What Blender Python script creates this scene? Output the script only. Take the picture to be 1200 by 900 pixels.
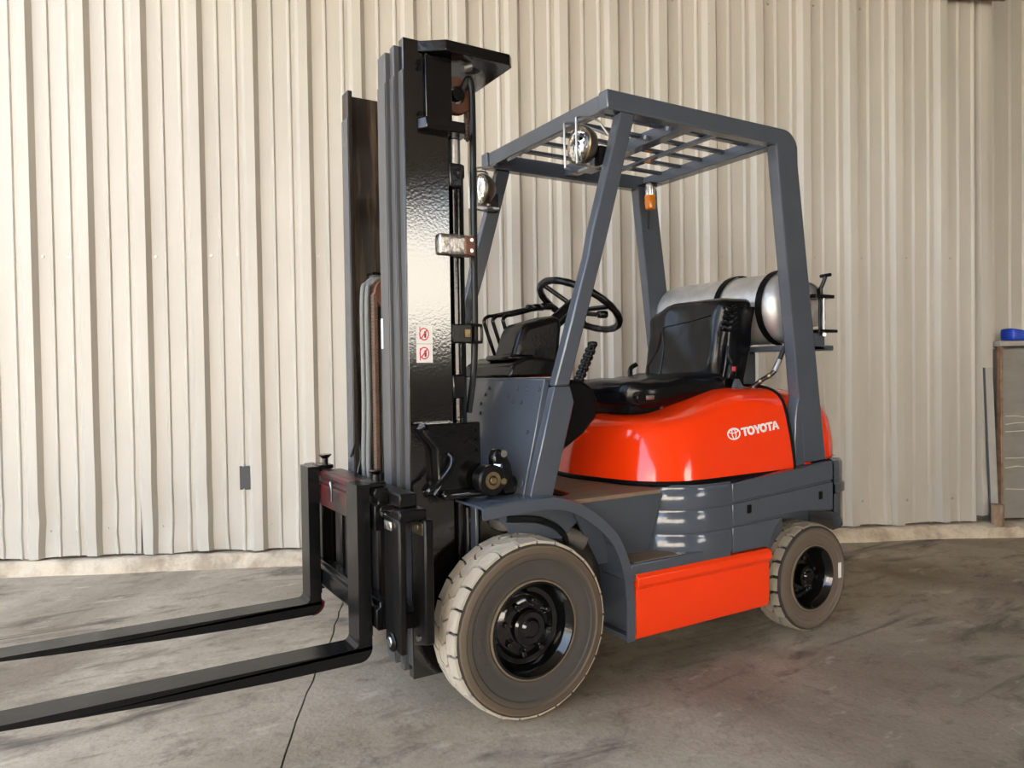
import bpy, bmesh, math, random
from math import sin, cos, pi, radians, sqrt, atan2
from mathutils import Vector, Matrix, noise
random.seed(7)
for o in list(bpy.data.objects): bpy.data.objects.remove(o)
S = bpy.context.scene
C = bpy.context.scene.collection

# ---------------------------------------------------------------- camera
YAW, PITCH, ROLL = -2.1129, -0.0198, -0.0150
fw = Vector((cos(YAW)*cos(PITCH), sin(YAW)*cos(PITCH), sin(PITCH)))
rt = fw.cross(Vector((0, 0, 1))).normalized(); up = rt.cross(fw)
rt, up = (cos(ROLL)*rt + sin(ROLL)*up), (-sin(ROLL)*rt + cos(ROLL)*up)
cd = bpy.data.cameras.new('camera'); cam = bpy.data.objects.new('camera', cd); C.objects.link(cam)
cd.sensor_width = 36; cd.lens = 870.56/1200*36; cd.clip_start = 0.02; cd.clip_end = 400
m = Matrix((rt, up, -fw)).transposed().to_4x4(); m.translation = Vector((1.2594, 2.5061, 1.1147))
cam.matrix_world = m
S.camera = cam

# ---------------------------------------------------------------- sky, sun, exposure
w = bpy.data.worlds.new('sky'); S.world = w; w.use_nodes = True
nt = w.node_tree; nt.nodes.clear()
sky = nt.nodes.new('ShaderNodeTexSky'); sky.sky_type = 'NISHITA'; sky.sun_disc = False
sky.sun_elevation = radians(52); sky.sun_rotation = radians(200); sky.air_density = 1.3; sky.dust_density = 4.0
bg = nt.nodes.new('ShaderNodeBackground'); bg.inputs['Strength'].default_value = 0.34
wo = nt.nodes.new('ShaderNodeOutputWorld')
hz = nt.nodes.new('ShaderNodeMix'); hz.data_type = 'RGBA'; hz.inputs[0].default_value = .3; hz.inputs[7].default_value = (2.5, 2.5, 2.5, 1)
nt.links.new(sky.outputs[0], hz.inputs[6]); nt.links.new(hz.outputs[2], bg.inputs[0]); nt.links.new(bg.outputs[0], wo.inputs[0])
sl = bpy.data.lights.new('sun', 'SUN'); sl.energy = 9.0; sl.angle = 0.01; sl.color = (1.0, .975, .94)
so = bpy.data.objects.new('sun', sl); C.objects.link(so)
so.rotation_euler = Vector((0.45, 0.62, -1.0)).to_track_quat('-Z', 'Y').to_euler(); so.location = (-5, -8, 14)
S.view_settings.view_transform = 'Standard'; S.view_settings.look = 'None'; S.view_settings.gamma = 1
S.view_settings.use_curve_mapping = False
S.view_settings.exposure = 2.08

# ---------------------------------------------------------------- helpers
def lin(r, g, b):
    f = lambda c: (c/255/12.92 if c/255 <= .04045 else ((c/255+.055)/1.055)**2.4)
    return (f(r), f(g), f(b), 1)

def mat(name, col, rough=.5, metal=0, coat=0, col2=None, nscale=6, namount=.5, bump=0, bscale=40, rough2=None,
        stretch=(1, 1, 1), spec=.5, detail=6, lo=.35, hi=.65):
    """procedural principled material; col2 is mixed in by a noise mask, bump is fine relief"""
    M = bpy.data.materials.new(name); M.use_nodes = True
    t = M.node_tree; N = t.nodes; L = t.links
    b = N['Principled BSDF']
    b.inputs['Base Color'].default_value = col; b.inputs['Roughness'].default_value = rough
    b.inputs['Metallic'].default_value = metal; b.inputs['Coat Weight'].default_value = coat
    b.inputs['Coat Roughness'].default_value = .06; b.inputs['Specular IOR Level'].default_value = spec
    tc = N.new('ShaderNodeTexCoord'); mp = N.new('ShaderNodeMapping'); mp.inputs['Scale'].default_value = stretch
    L.new(tc.outputs['Object'], mp.inputs[0])
    if col2:
        n = N.new('ShaderNodeTexNoise'); n.inputs['Scale'].default_value = nscale; n.inputs['Detail'].default_value = detail
        n.inputs['Roughness'].default_value = .62
        L.new(mp.outputs[0], n.inputs['Vector'])
        r = N.new('ShaderNodeValToRGB'); r.color_ramp.elements[0].position = lo; r.color_ramp.elements[1].position = hi
        r.color_ramp.elements[1].color = (namount,)*3 + (1,)
        L.new(n.outputs['Fac'], r.inputs[0])
        mx = N.new('ShaderNodeMix'); mx.data_type = 'RGBA'; mx.inputs[6].default_value = col; mx.inputs[7].default_value = col2
        L.new(r.outputs[0], mx.inputs[0]); L.new(mx.outputs[2], b.inputs['Base Color'])
        if rough2 is not None:
            mr = N.new('ShaderNodeMapRange'); mr.inputs['To Min'].default_value = rough; mr.inputs['To Max'].default_value = rough2
            L.new(r.outputs[0], mr.inputs['Value']); L.new(mr.outputs[0], b.inputs['Roughness'])
    if bump:
        n2 = N.new('ShaderNodeTexNoise'); n2.inputs['Scale'].default_value = bscale; n2.inputs['Detail'].default_value = 4
        L.new(mp.outputs[0], n2.inputs['Vector'])
        bp = N.new('ShaderNodeBump'); bp.inputs['Strength'].default_value = bump; bp.inputs['Distance'].default_value = .01
        L.new(n2.outputs['Fac'], bp.inputs['Height']); L.new(bp.outputs[0], b.inputs['Normal'])
        if coat: L.new(bp.outputs[0], b.inputs['Coat Normal'])
    return M

class MB:
    """collects geometry, then builds ONE mesh object"""
    def __init__(s): s.v = []; s.f = []
    def add(s, vs, fs):
        k = len(s.v); s.v += [tuple(a) for a in vs]; s.f += [tuple(i+k for i in f) for f in fs]; return s
    def box(s, x0, x1, y0, y1, z0, z1):
        return s.add([(x, y, z) for z in (z0, z1) for y in (y0, y1) for x in (x0, x1)],
                     [(0, 2, 3, 1), (4, 5, 7, 6), (0, 1, 5, 4), (2, 6, 7, 3), (0, 4, 6, 2), (1, 3, 7, 5)])
    def prism(s, pts, ax, a0, a1):
        """polygon pts in the plane normal to ax (x: (y,z), y: (x,z), z: (x,y))"""
        n = len(pts)
        def P(p, a): return {'x': (a, p[0], p[1]), 'y': (p[0], a, p[1]), 'z': (p[0], p[1], a)}[ax]
        return s.add([P(p, a0) for p in pts] + [P(p, a1) for p in pts],
                     [tuple(range(n)), tuple(range(2*n-1, n-1, -1))] + [(i, i+n, (i+1) % n+n, (i+1) % n) for i in range(n)])
    def tube(s, path, r, n=10, cap=True):
        path = [Vector(p) for p in path]; vs = []; fs = []; m_ = len(path)
        rr = r if isinstance(r, (list, tuple)) else [r]*m_
        ref = None
        for i, p in enumerate(path):
            d = (path[min(i+1, m_-1)] - path[max(i-1, 0)]).normalized()
            if ref is None: ref = d.orthogonal().normalized()
            ref = (ref - d*ref.dot(d)).normalized(); q = d.cross(ref)
            vs += [p + rr[i]*(cos(2*pi*k/n)*ref + sin(2*pi*k/n)*q) for k in range(n)]
        for i in range(m_-1):
            fs += [(i*n+k, i*n+(k+1) % n, (i+1)*n+(k+1) % n, (i+1)*n+k) for k in range(n)]
        if cap: fs += [tuple(range(n-1, -1, -1)), tuple(range((m_-1)*n, m_*n))]
        return s.add(vs, fs)
    def cyl(s, a, b, r, n=16): return s.tube([a, b], r, n)
    def lathe(s, prof, c, ax='y', n=40, closed=False):
        """prof = [(along axis, radius)]"""
        vs = []; fs = []; m_ = len(prof)
        for k in range(n):
            a = 2*pi*k/n
            for (t, r) in prof:
                p = {'y': (r*cos(a), t, r*sin(a)), 'x': (t, r*cos(a), r*sin(a)), 'z': (r*cos(a), r*sin(a), t)}[ax]
                vs.append((c[0]+p[0], c[1]+p[1], c[2]+p[2]))
        for k in range(n):
            k2 = (k+1) % n
            for j in range(m_-1): fs.append((k*m_+j, k*m_+j+1, k2*m_+j+1, k2*m_+j))
            if closed: fs.append((k*m_+m_-1, k*m_, k2*m_, k2*m_+m_-1))
        return s.add(vs, fs)
    def loft(s, rings, closed=False, capa=False, capb=False):
        n = len(rings[0]); vs = [p for r in rings for p in r]; fs = []
        for i in range(len(rings)-1):
            for k in range(n if closed else n-1):
                fs.append((i*n+k, i*n+(k+1) % n, (i+1)*n+(k+1) % n, (i+1)*n+k))
        if capa: fs.append(tuple(range(n-1, -1, -1)))
        if capb: fs.append(tuple(range((len(rings)-1)*n, len(rings)*n)))
        return s.add(vs, fs)
    def soft(s, x0, x1, y0, y1, z0, z1, r, n=10, fn=None):
        """rounded cushion-like box"""
        c = Vector(((x0+x1)/2, (y0+y1)/2, (z0+z1)/2)); h = Vector(((x1-x0)/2, (y1-y0)/2, (z1-z0)/2))
        for ax in range(3):
            for sg in (-1, 1):
                vs = []; fs = []
                for i in range(n+1):
                    for j in range(n+1):
                        p = [0, 0, 0]; p[ax] = sg; p[(ax+1) % 3] = -cos(pi*i/n); p[(ax+2) % 3] = -cos(pi*j/n)
                        q = Vector((p[0]*h[0], p[1]*h[1], p[2]*h[2]))
                        inner = Vector([max(-(h[k]-min(r, h[k]*.98)), min(h[k]-min(r, h[k]*.98), q[k])) for k in range(3)])
                        d = q-inner
                        if d.length > 1e-9:
                            d.normalize(); q = inner + Vector([d[k]*min(r, h[k]*.98) for k in range(3)])
                        q = q+c
                        if fn: q = Vector(fn(q))
                        vs.append(q)
                for i in range(n):
                    for j in range(n):
                        a = i*(n+1)+j; f = (a, a+1, a+n+2, a+n+1)
                        fs.append(f if sg < 0 else f[::-1])
                s.add(vs, fs)
        return s
    def build(s, name, material, parent=None, bevel=0, smooth=35, merge=False, seg=2, center=True, kind=None, label=None):
        me = bpy.data.meshes.new(name)
        vs = [Vector(v) for v in s.v]; c = Vector((0, 0, 0))
        if center and vs:
            lo = Vector([min(v[k] for v in vs) for k in range(3)]); hi = Vector([max(v[k] for v in vs) for k in range(3)])
            c = (lo+hi)/2
        me.from_pydata([v-c for v in vs], [], s.f)
        bm = bmesh.new(); bm.from_mesh(me)
        if merge: bmesh.ops.remove_doubles(bm, verts=bm.verts, dist=1e-5)
        bmesh.ops.recalc_face_normals(bm, faces=bm.faces)
        bm.to_mesh(me); bm.free()
        me.materials.append(material)
        me.shade_smooth(); me.set_sharp_from_angle(angle=radians(smooth))
        o = bpy.data.objects.new(name, me); C.objects.link(o); o.location = c
        if parent is not None:
            o.parent = parent
            pw = parent.get('wl'); o.location = c - (Vector(pw) if pw else Vector((0, 0, 0)))
        o['wl'] = list(c)
        if bevel:
            md = o.modifiers.new('bevel', 'BEVEL'); md.width = bevel; md.segments = seg; md.limit_method = 'ANGLE'; md.angle_limit = radians(30)
            md.harden_normals = False
        if kind: o['kind'] = kind
        if label: o['label'] = label
        return o

def empty(name, loc, parent=None):
    o = bpy.data.objects.new(name, None); C.objects.link(o); o.location = loc; o.empty_display_size = .1
    o['wl'] = list(loc)
    if parent is not None:
        o.parent = parent; o.location = Vector(loc)-Vector(parent['wl'])
    return o

def tag(o, label, cat, group=None):
    o['label'] = label; o['category'] = cat
    if group: o['group'] = group
    return o

def arc(cx, cy, r, a0, a1, n=8):
    return [(cx+r*cos(radians(a0+(a1-a0)*i/n)), cy+r*sin(radians(a0+(a1-a0)*i/n))) for i in range(n+1)]

def smoothpath(pts, n=6):
    pts = [Vector(p) for p in pts]; out = []
    P = [pts[0]*2-pts[1]] + pts + [pts[-1]*2-pts[-2]]
    for i in range(1, len(P)-2):
        for k in range(n):
            t = k/n; a, b, c, d = P[i-1:i+3]
            out.append(.5*((2*b)+(c-a)*t+(2*a-5*b+4*c-d)*t*t+(3*b-a-3*c+d)*t**3))
    return out + [pts[-1]]

def sst(a, b, x):
    t = max(0, min(1, (x-a)/(b-a))); return t*t*(3-2*t)

# ---------------------------------------------------------------- materials
K = {}
K['grey'] = mat('slate_grey_paint', lin(75, 82, 92), .18, coat=.5, col2=lin(68, 74, 84), nscale=5, bump=.04, bscale=12)
K['red'] = mat('orange_red_paint', (.95, .046, .004, 1), .14, coat=.6, bump=.012, bscale=9)
K['redmatt'] = mat('orange_red_paint_satin', (.95, .050, .005, 1), .32, coat=.15, bump=.03, bscale=14)
K['black'] = mat('black_gloss_paint', (.004, .004, .004, 1), .14, coat=.2, bump=.05, bscale=60, spec=.4)
K['web'] = mat('black_mast_paint', (.0040, .0034, .003, 1), .10, coat=.6, bump=.035, bscale=110, spec=1)
K['blackmatt'] = mat('black_satin_paint', (.004, .004, .0042, 1), .28, bump=.08, bscale=50, spec=.25, col2=(.011, .009, .008, 1), nscale=9)
K['railface'] = mat('mast_rail_paint', (.085, .087, .092, 1), .24, col2=(.04, .04, .042, 1), nscale=5, stretch=(1, 1, .1))
K['rustweb'] = mat('greasy_rust_steel', (.020, .014, .010, 1), .40, col2=(.17, .12, .08, 1), nscale=22, namount=.9, lo=.45, hi=.62, stretch=(1, 1, .07), bump=.1, bscale=60)
K['fork'] = mat('fork_black_paint', (.004, .004, .0043, 1), .22, col2=(.007, .007, .007, 1), nscale=4, bump=.06, bscale=30, spec=.32)
K['barred'] = mat('fork_bar_worn_red', (.012, .009, .009, 1), .34, col2=(.10, .012, .012, 1), nscale=5, namount=.75, lo=.42, hi=.62)
K['heelred'] = mat('worn_red_paint', (.12, .006, .006, 1), .4, col2=(.03, .004, .004, 1), nscale=20)
K['rubber'] = mat('tyre_rubber', lin(104, 97, 88), .8, col2=lin(84, 78, 72), nscale=9, bump=.2, bscale=50)
K['tread'] = mat('dusty_tread_rubber', lin(192, 183, 167), .85, col2=lin(166, 155, 138), nscale=14, bump=.25, bscale=60)
K['treadrear'] = mat('dusty_rear_tread', lin(150, 139, 122), .85, col2=lin(124, 113, 97), nscale=14, bump=.25, bscale=60)
K['groove'] = mat('tread_groove_rubber', lin(92, 84, 74), .9)
K['bead'] = mat('dusty_bead_rubber', lin(118, 102, 82), .8)
K['rim'] = mat('rim_black_gloss', (.003, .003, .003, 1), .12, coat=.5, bump=.06, bscale=40)
K['vinyl'] = mat('black_vinyl', (.0035, .0038, .0048, 1), .22, bump=.22, bscale=12, col2=(.005, .0055, .007, 1), nscale=5, spec=.35)
K['plastic'] = mat('black_plastic', (.0045, .0042, .004, 1), .26, bump=.08, bscale=80, spec=.35)
K['chrome'] = mat('bright_steel', (.62, .61, .59, 1), .22, metal=1)
K['steel'] = mat('brushed_steel', (.5, .5, .5, 1), .38, metal=1, col2=(.35, .34, .33, 1), nscale=30)
K['tank'] = mat('scuffed_aluminium', (.74, .73, .72, 1), .36, metal=.7, col2=(.5, .49, .48, 1), nscale=7, namount=.8, rough2=.5, bump=.12, bscale=25)
K['foil'] = mat('silver_foil', (.62, .6, .57, 1), .3, metal=1, bump=.5, bscale=60)
K['brass'] = mat('tarnished_brass', (.3, .22, .12, 1), .4, metal=1, col2=(.1, .08, .05, 1), nscale=40)
K['chain'] = mat('rusty_chain', (.10, .06, .04, 1), .6, col2=(.2, .11, .07, 1), nscale=40)
K['sheave'] = mat('rust_brown_sheave', (.15, .055, .025, 1), .5, col2=(.07, .03, .02, 1), nscale=25)
K['hose'] = mat('rubber_hose', (.006, .006, .006, 1), .3)
K['hosegrey'] = mat('braided_hose', (.16, .165, .16, 1), .35, bump=.3, bscale=200)
K['white'] = mat('white_sticker_and_gap', (.78, .77, .75, 1), .4)
K['signred'] = mat('sticker_red', (.62, .03, .05, 1), .5)
K['signdark'] = mat('sticker_dark_print', (.16, .03, .035, 1), .5)
K['letter'] = mat('white_lettering', (.85, .84, .82, 1), .4)
K['floorplate'] = mat('worn_floor_plate', lin(112, 96, 80), .7, col2=lin(146, 120, 96), nscale=18, bump=.3, bscale=60, stretch=(.4, 2, 1))
K['gasket'] = mat('rubber_gasket', (.003, .003, .003, 1), .5, spec=.12)
K['lampbody'] = mat('tarnished_lamp_shell', (.2, .16, .11, 1), .35, metal=.9, col2=(.08, .065, .05, 1), nscale=20)
K['axle'] = mat('dirty_axle_casting', lin(95, 90, 84), .7, col2=lin(50, 46, 42), nscale=14, bump=.3, bscale=40)

def glass(name, col, rough=.05, trans=.85):
    M = bpy.data.materials.new(name); M.use_nodes = True; b = M.node_tree.nodes['Principled BSDF']
    b.inputs['Base Color'].default_value = col; b.inputs['Roughness'].default_value = rough
    b.inputs['Transmission Weight'].default_value = trans; b.inputs['IOR'].default_value = 1.45
    return M
K['lens'] = glass('lamp_glass', (.95, .93, .88, 1), .03, 1.0)
K['amber'] = glass('amber_plastic', (1, .33, .005, 1), .06, .55)

# ================================================================ THE SETTING
wA, wD = 1.136, -1.6458
n2 = Vector((cos(wA), sin(wA), 0)); t2 = Vector((-sin(wA), cos(wA), 0))
def W(s, d, z): return n2*(wD+d) + t2*s + Vector((0, 0, z))

def wallpaint():
    M = bpy.data.materials.new('cream_wall_paint'); M.use_nodes = True
    t = M.node_tree; N = t.nodes; L = t.links; b = N['Principled BSDF']
    g = N.new('ShaderNodeNewGeometry')
    n = N.new('ShaderNodeTexNoise'); n.inputs['Scale'].default_value = 2.2; n.inputs['Detail'].default_value = 8; n.inputs['Roughness'].default_value = .65
    mp = N.new('ShaderNodeMapping'); mp.inputs['Scale'].default_value = (1, 1, .25); L.new(g.outputs['Position'], mp.inputs[0]); L.new(mp.outputs[0], n.inputs['Vector'])
    r = N.new('ShaderNodeValToRGB'); e = r.color_ramp.elements
    e[0].position = .3; e[0].color = lin(174, 169, 159); e[1].position = .7; e[1].color = lin(189, 184, 174)
    L.new(n.outputs['Fac'], r.inputs[0])
    # scattered brown specks and scuffs low on the sheets
    n3 = N.new('ShaderNodeTexNoise'); n3.inputs['Scale'].default_value = 9; n3.inputs['Detail'].default_value = 10; n3.inputs['Roughness'].default_value = .75
    L.new(g.outputs['Position'], n3.inputs['Vector'])
    r3 = N.new('ShaderNodeValToRGB'); r3.color_ramp.elements[0].position = .66; r3.color_ramp.elements[1].position = .74
    L.new(n3.outputs['Fac'], r3.inputs[0])
    mx = N.new('ShaderNodeMix'); mx.data_type = 'RGBA'; mx.inputs[7].default_value = lin(140, 120, 98)
    ml = N.new('ShaderNodeMath'); ml.operation = 'MULTIPLY'; ml.inputs[1].default_value = .55
    L.new(r3.outputs[0], ml.inputs[0]); L.new(ml.outputs[0], mx.inputs[0]); L.new(r.outputs[0], mx.inputs[6])
    L.new(mx.outputs[2], b.inputs['Base Color']); b.inputs['Roughness'].default_value = .42
    return M
K['wall'] = wallpaint()

def concrete():
    M = bpy.data.materials.new('stained_concrete'); M.use_nodes = True
    t = M.node_tree; N = t.nodes; L = t.links; b = N['Principled BSDF']
    g = N.new('ShaderNodeNewGeometry')
    def noi(sc, det, ro, stretch=(1, 1, 1), rot=0, dist=0):
        mp = N.new('ShaderNodeMapping'); mp.inputs['Scale'].default_value = stretch; mp.inputs['Rotation'].default_value = (0, 0, rot)
        L.new(g.outputs['Position'], mp.inputs[0])
        n = N.new('ShaderNodeTexNoise'); n.inputs['Scale'].default_value = sc; n.inputs['Detail'].default_value = det
        n.inputs['Roughness'].default_value = ro; n.inputs['Distortion'].default_value = dist
        L.new(mp.outputs[0], n.inputs['Vector']); return n.outputs['Fac']
    def ramp(src, a, ca, c, cc):
        r = N.new('ShaderNodeValToRGB'); e = r.color_ramp.elements
        e[0].position = a; e[0].color = ca; e[1].position = c; e[1].color = cc; L.new(src, r.inputs[0]); return r.outputs[0]
    def mix(f, a, bb, amt=1):
        m_ = N.new('ShaderNodeMix'); m_.data_type = 'RGBA'
        if amt < 1:
            q = N.new('ShaderNodeMath'); q.operation = 'MULTIPLY'; q.inputs[1].default_value = amt; L.new(f, q.inputs[0]); f = q.outputs[0]
        L.new(f, m_.inputs[0]); L.new(a, m_.inputs[6])
        if isinstance(bb, tuple): m_.inputs[7].default_value = bb
        else: L.new(bb, m_.inputs[7])
        return m_.outputs[2]
    BW = ((0, 0, 0, 1), (1, 1, 1, 1))
    base = ramp(noi(1.3, 9, .62), .3, lin(160, 146, 126), .7, lin(190, 176, 154))
    c1 = mix(ramp(noi(.9, 6, .55, (1, 1, 1), .4, .6), .46, BW[0], .66, BW[1]), base, lin(124, 109, 90), .8)
    c2 = mix(ramp(noi(2.6, 7, .6, (.45, 1.6, 1), .5, 1.2), .56, BW[0], .70, BW[1]), c1, lin(78, 70, 62), .75)
    c3 = mix(ramp(noi(18, 10, .75), .52, BW[0], .72, BW[1]), c2, lin(104, 93, 82), .5)
    c3 = mix(ramp(noi(5.0, 12, .74, (.7, 1.4, 1), .9, .4), .53, BW[0], .68, BW[1]), c3, lin(70, 61, 52), .62)
    c3 = mix(ramp(noi(90, 4, .6), .5, BW[0], .75, BW[1]), c3, lin(112, 103, 92), .4)
    c4 = mix(ramp(noi(7, 10, .7, (.5, 1.3, 1), -.6), .58, BW[0], .68, BW[1]), c3, lin(204, 192, 172), .6)
    L.new(c4, b.inputs['Base Color'])
    b.inputs['Roughness'].default_value = .75; b.inputs['Specular IOR Level'].default_value = .2
    bp = N.new('ShaderNodeBump'); bp.inputs['Strength'].default_value = .25; bp.inputs['Distance'].default_value = .01
    L.new(noi(45, 6, .6), bp.inputs['Height']); L.new(bp.outputs[0], b.inputs['Normal'])
    return M
K['concrete'] = concrete()
K['joint'] = mat('joint_dirt', lin(78, 65, 52), .9)
K['curb'] = mat('rough_curb_concrete', lin(202, 188, 166), .9, col2=lin(112, 88, 66), nscale=7, bump=1.0, bscale=22, detail=11, lo=.42, hi=.62)
K['roof'] = mat('roof_sheet', lin(100, 94, 86), .6)
K['rust'] = mat('rusty_steel', lin(120, 84, 58), .8, col2=lin(176, 158, 136), nscale=12, bump=.3)
K['greysheet'] = mat('scratched_grey_sheet', lin(140, 135, 127), .5, col2=lin(112, 107, 100), nscale=5, stretch=(1, 1, 2.5), bump=.1)
K['facade'] = mat('cream_facade', lin(226, 220, 208), .8)
K['blue'] = mat('blue_plastic', (.02, .06, .45, 1), .4)

# floor: concrete slabs with open joints square to the wall
fl = MB(); q = [W(-30, -3, -.03), W(14, -3, -.03), W(14, 34, -.03), W(-30, 34, -.03)]
fl.add(q + [p - Vector((0, 0, .05)) for p in q], [(0, 1, 2, 3), (7, 6, 5, 4), (0, 4, 5, 1), (1, 5, 6, 2), (2, 6, 7, 3), (3, 7, 4, 0)])
floor = fl.build('floor', K['joint']); floor['kind'] = 'structure'
js = [-30, -7.05, -4.88, -2.70, -.532, 1.647, 3.82, 6.0, 14]
def edge(s0, k, d):
    if s0 in (-30, 14): return s0
    return s0 + .016*noise.noise(Vector((d*1.9, k*7.3, 0))) + .010*noise.noise(Vector((d*8, k*3.1, 2))) + .006*noise.noise(Vector((d*21, k*1.7, 5)))
for i in range(len(js)-1):
    b = MB(); nd = 260; ring = []
    for j in range(nd+1):
        d = -3 + 37*(j/nd)**2.2
        a = edge(js[i], i, d) + .003; c = edge(js[i+1], i+1, d) - .003
        ring.append((a, c, d))
    vs = []; fs = []
    for (a, c, d) in ring: vs += [W(a, d, 0), W(c, d, 0), W(a, d, -.03), W(c, d, -.03)]
    for j in range(nd):
        k = 4*j; fs += [(k, k+4, k+5, k+1), (k, k+2, k+6, k+4), (k+1, k+5, k+7, k+3)]
    b.add(vs, fs); b.build('slab', K['concrete'], floor, smooth=20)

# back wall of ribbed steel sheets
PITCH_R = .305
def profile(k):          # one rib pitch, dark flank centred on s0
    s0 = -2.278 + PITCH_R*k
    return [(s0-.092, 0), (s0-.066, .036), (s0-.016, .036), (s0+.004, 0), (s0+.066, 0), (s0+.078, .010), (s0+.086, .010), (s0+.092, 0),
            (s0+.166, 0), (s0+.178, .010), (s0+.186, .010), (s0+.192, 0)]
wall = MB(); wall.add([W(s, -.11, z) for z in (.06, 4.9) for s in (-6.3, 3.56)] + [W(s, -.06, z) for z in (.06, 4.9) for s in (-6.3, 3.56)],
                      [(0, 1, 3, 2), (4, 6, 7, 5), (0, 2, 6, 4), (1, 5, 7, 3), (2, 3, 7, 6), (0, 4, 5, 1)])
wall = wall.build('wall_back', K['roof']); wall['kind'] = 'structure'
def sheet(k0, k1, d0, parent, zb=.09, zt=4.9, clip=None, seedz=0):
    pr = [p for k in range(k0, k1) for p in profile(k)] + [profile(k1)[0]]
    if clip: pr = [p for p in pr if p[0] <= clip] + [(clip, 0)]
    zs = [zb, zb+.03, zb+.07, zb+.13, zb+.2, zb+.3, .5, .7, .9, 1.2, 1.5, 1.8, 2.1, 2.5, 3, 3.6, zt]
    rings = []
    for z in zs:
        low = max(0, 1-(z-zb)/.75)
        row = []
        for (s, d) in pr:
            dent = .022*low*noise.noise(Vector((s*6.5, z*5, 3+seedz))) + .004*noise.noise(Vector((s*2.2, z*1.1, 9)))
            zz = z + (.012*noise.noise(Vector((s*4, 1, 5))) if z == zb else 0)
            row.append(W(s + .006*low*noise.noise(Vector((s*9, z*7, 8))), d0+d+dent, zz))
        rings.append(row)
    return MB().loft(rings).build('wall_panel', K['wall'], parent, smooth=20)
for k in range(-13, 16, 3): sheet(k, k+3, 0, wall, seedz=k)
sheet(17, 19, -.004, wall, clip=3.40)
sheet(18, 20, -.042, wall, zb=.12, clip=3.558)
wr = MB().add([W(s, d, z) for z in (.0, 4.9) for s in (3.3, 9) for d in (-.42, -.36)],
              [(0, 1, 3, 2), (4, 6, 7, 5), (0, 4, 5, 1), (2, 3, 7, 6), (0, 2, 6, 4), (1, 5, 7, 3)])
wallr = wr.build('wall_rear', K['roof']); wallr['kind'] = 'structure'
for k in (18, 21, 24, 27, 30, 33): sheet(k, k+3, -.30, wallr, zb=.1)
sc = MB()
for z in (1.79, .24, 3.35):
    for k in range(-6, 19):
        for off in (-.055-.07, .028):
            if random.random() < .22: continue
            p = W(-2.278+PITCH_R*k+off+random.uniform(-.008, .008), .001, z+random.uniform(-.006, .006))
            sc.cyl(p, p+n2*.007, .0065, 6)
sc.build('screw', K['steel'], wall, kind='stuff')
vp = MB(); vp.add([W(s, d, z) for d in (.001, .012) for z in (.44, .577) for s in (-1.203, -1.132)],
                  [(0, 1, 3, 2), (4, 6, 7, 5), (0, 4, 5, 1), (2, 3, 7, 6), (0, 2, 6, 4), (1, 5, 7, 3)])
vp.build('dark_patch', mat('dark_grey_patch', lin(70, 70, 70), .7), wall)

# rough curb under the wall
rings = []
N_ = 420
for i in range(N_+1):
    s = -6.4 + 16*i/N_
    r = lambda a, f=5: noise.noise(Vector((s*f, a*3.7, 1.3))) + .5*noise.noise(Vector((s*f*4, a*5.1, 4)))
    e = .05*sst(3.0, 3.6, s)
    rings.append([W(s, .085+e+.020*r(1), -.01), W(s, .070+e+.030*r(2), .03+.010*r(3)), W(s, .050+e+.030*r(4, 8), .062+.016*r(5, 8)),
                  W(s, .03+e*.5+.008*r(6), .078+.007*r(7)), W(s, -.03, .076), W(s, -.34, .09), W(s, -.34, -.01)])
curb = MB().loft(rings).build('baseboard_back', K['curb'], smooth=50); curb['kind'] = 'structure'

# unseen roof, lintel, walls and posts, added to shape the incoming daylight
def slabbox(name, s0, s1, d0, d1, z0, z1, material):
    o = MB().add([W(s, d, z) for z in (z0, z1) for d in (d0, d1) for s in (s0, s1)],
                 [(0, 2, 3, 1), (4, 5, 7, 6), (0, 1, 5, 4), (2, 6, 7, 3), (0, 4, 6, 2), (1, 3, 7, 5)]).build(name, material)
    o['kind'] = 'structure'; return o
slabbox('ceiling', -2.7, 10, -.6, 14.2, 4.9, 5.0, K['roof'])
slabbox('trim_1', -3.0, 10, 14.0, 14.2, 3.0, 4.9, K['roof'])  # unseen lintel, set low to cut the frontal fill light
slabbox('wall_right', 9.0, 9.2, -.6, 8.5, 0, 4.9, K['roof'])
slabbox('wall_right', 9.0, 9.2, 8.5, 13.2, 0, 1.75, K['roof'])
slabbox('wall_right', 9.0, 9.2, 8.5, 13.2, 4.25, 4.9, K['roof'])
slabbox('wall_right', 9.0, 9.2, 13.2, 14.2, 0, 4.9, K['roof'])
slabbox('wall_far', -14, 40, 23, 23.3, 0, 8, K['facade'])  # unseen sunlit facade, added for the mast reflection and warm light
slabbox('wall_front_unseen', 3.2, 9.0, 14.0, 14.2, 0, 4.1, K['roof'])  # unseen wall, added to block light from the right
for i, s in enumerate((-4.9, -.6, 3.6, 7.6)): slabbox('trim_%d' % (i+2), s, s+.25, 13.7, 13.95, 0, 4.9, K['roof'])

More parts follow.
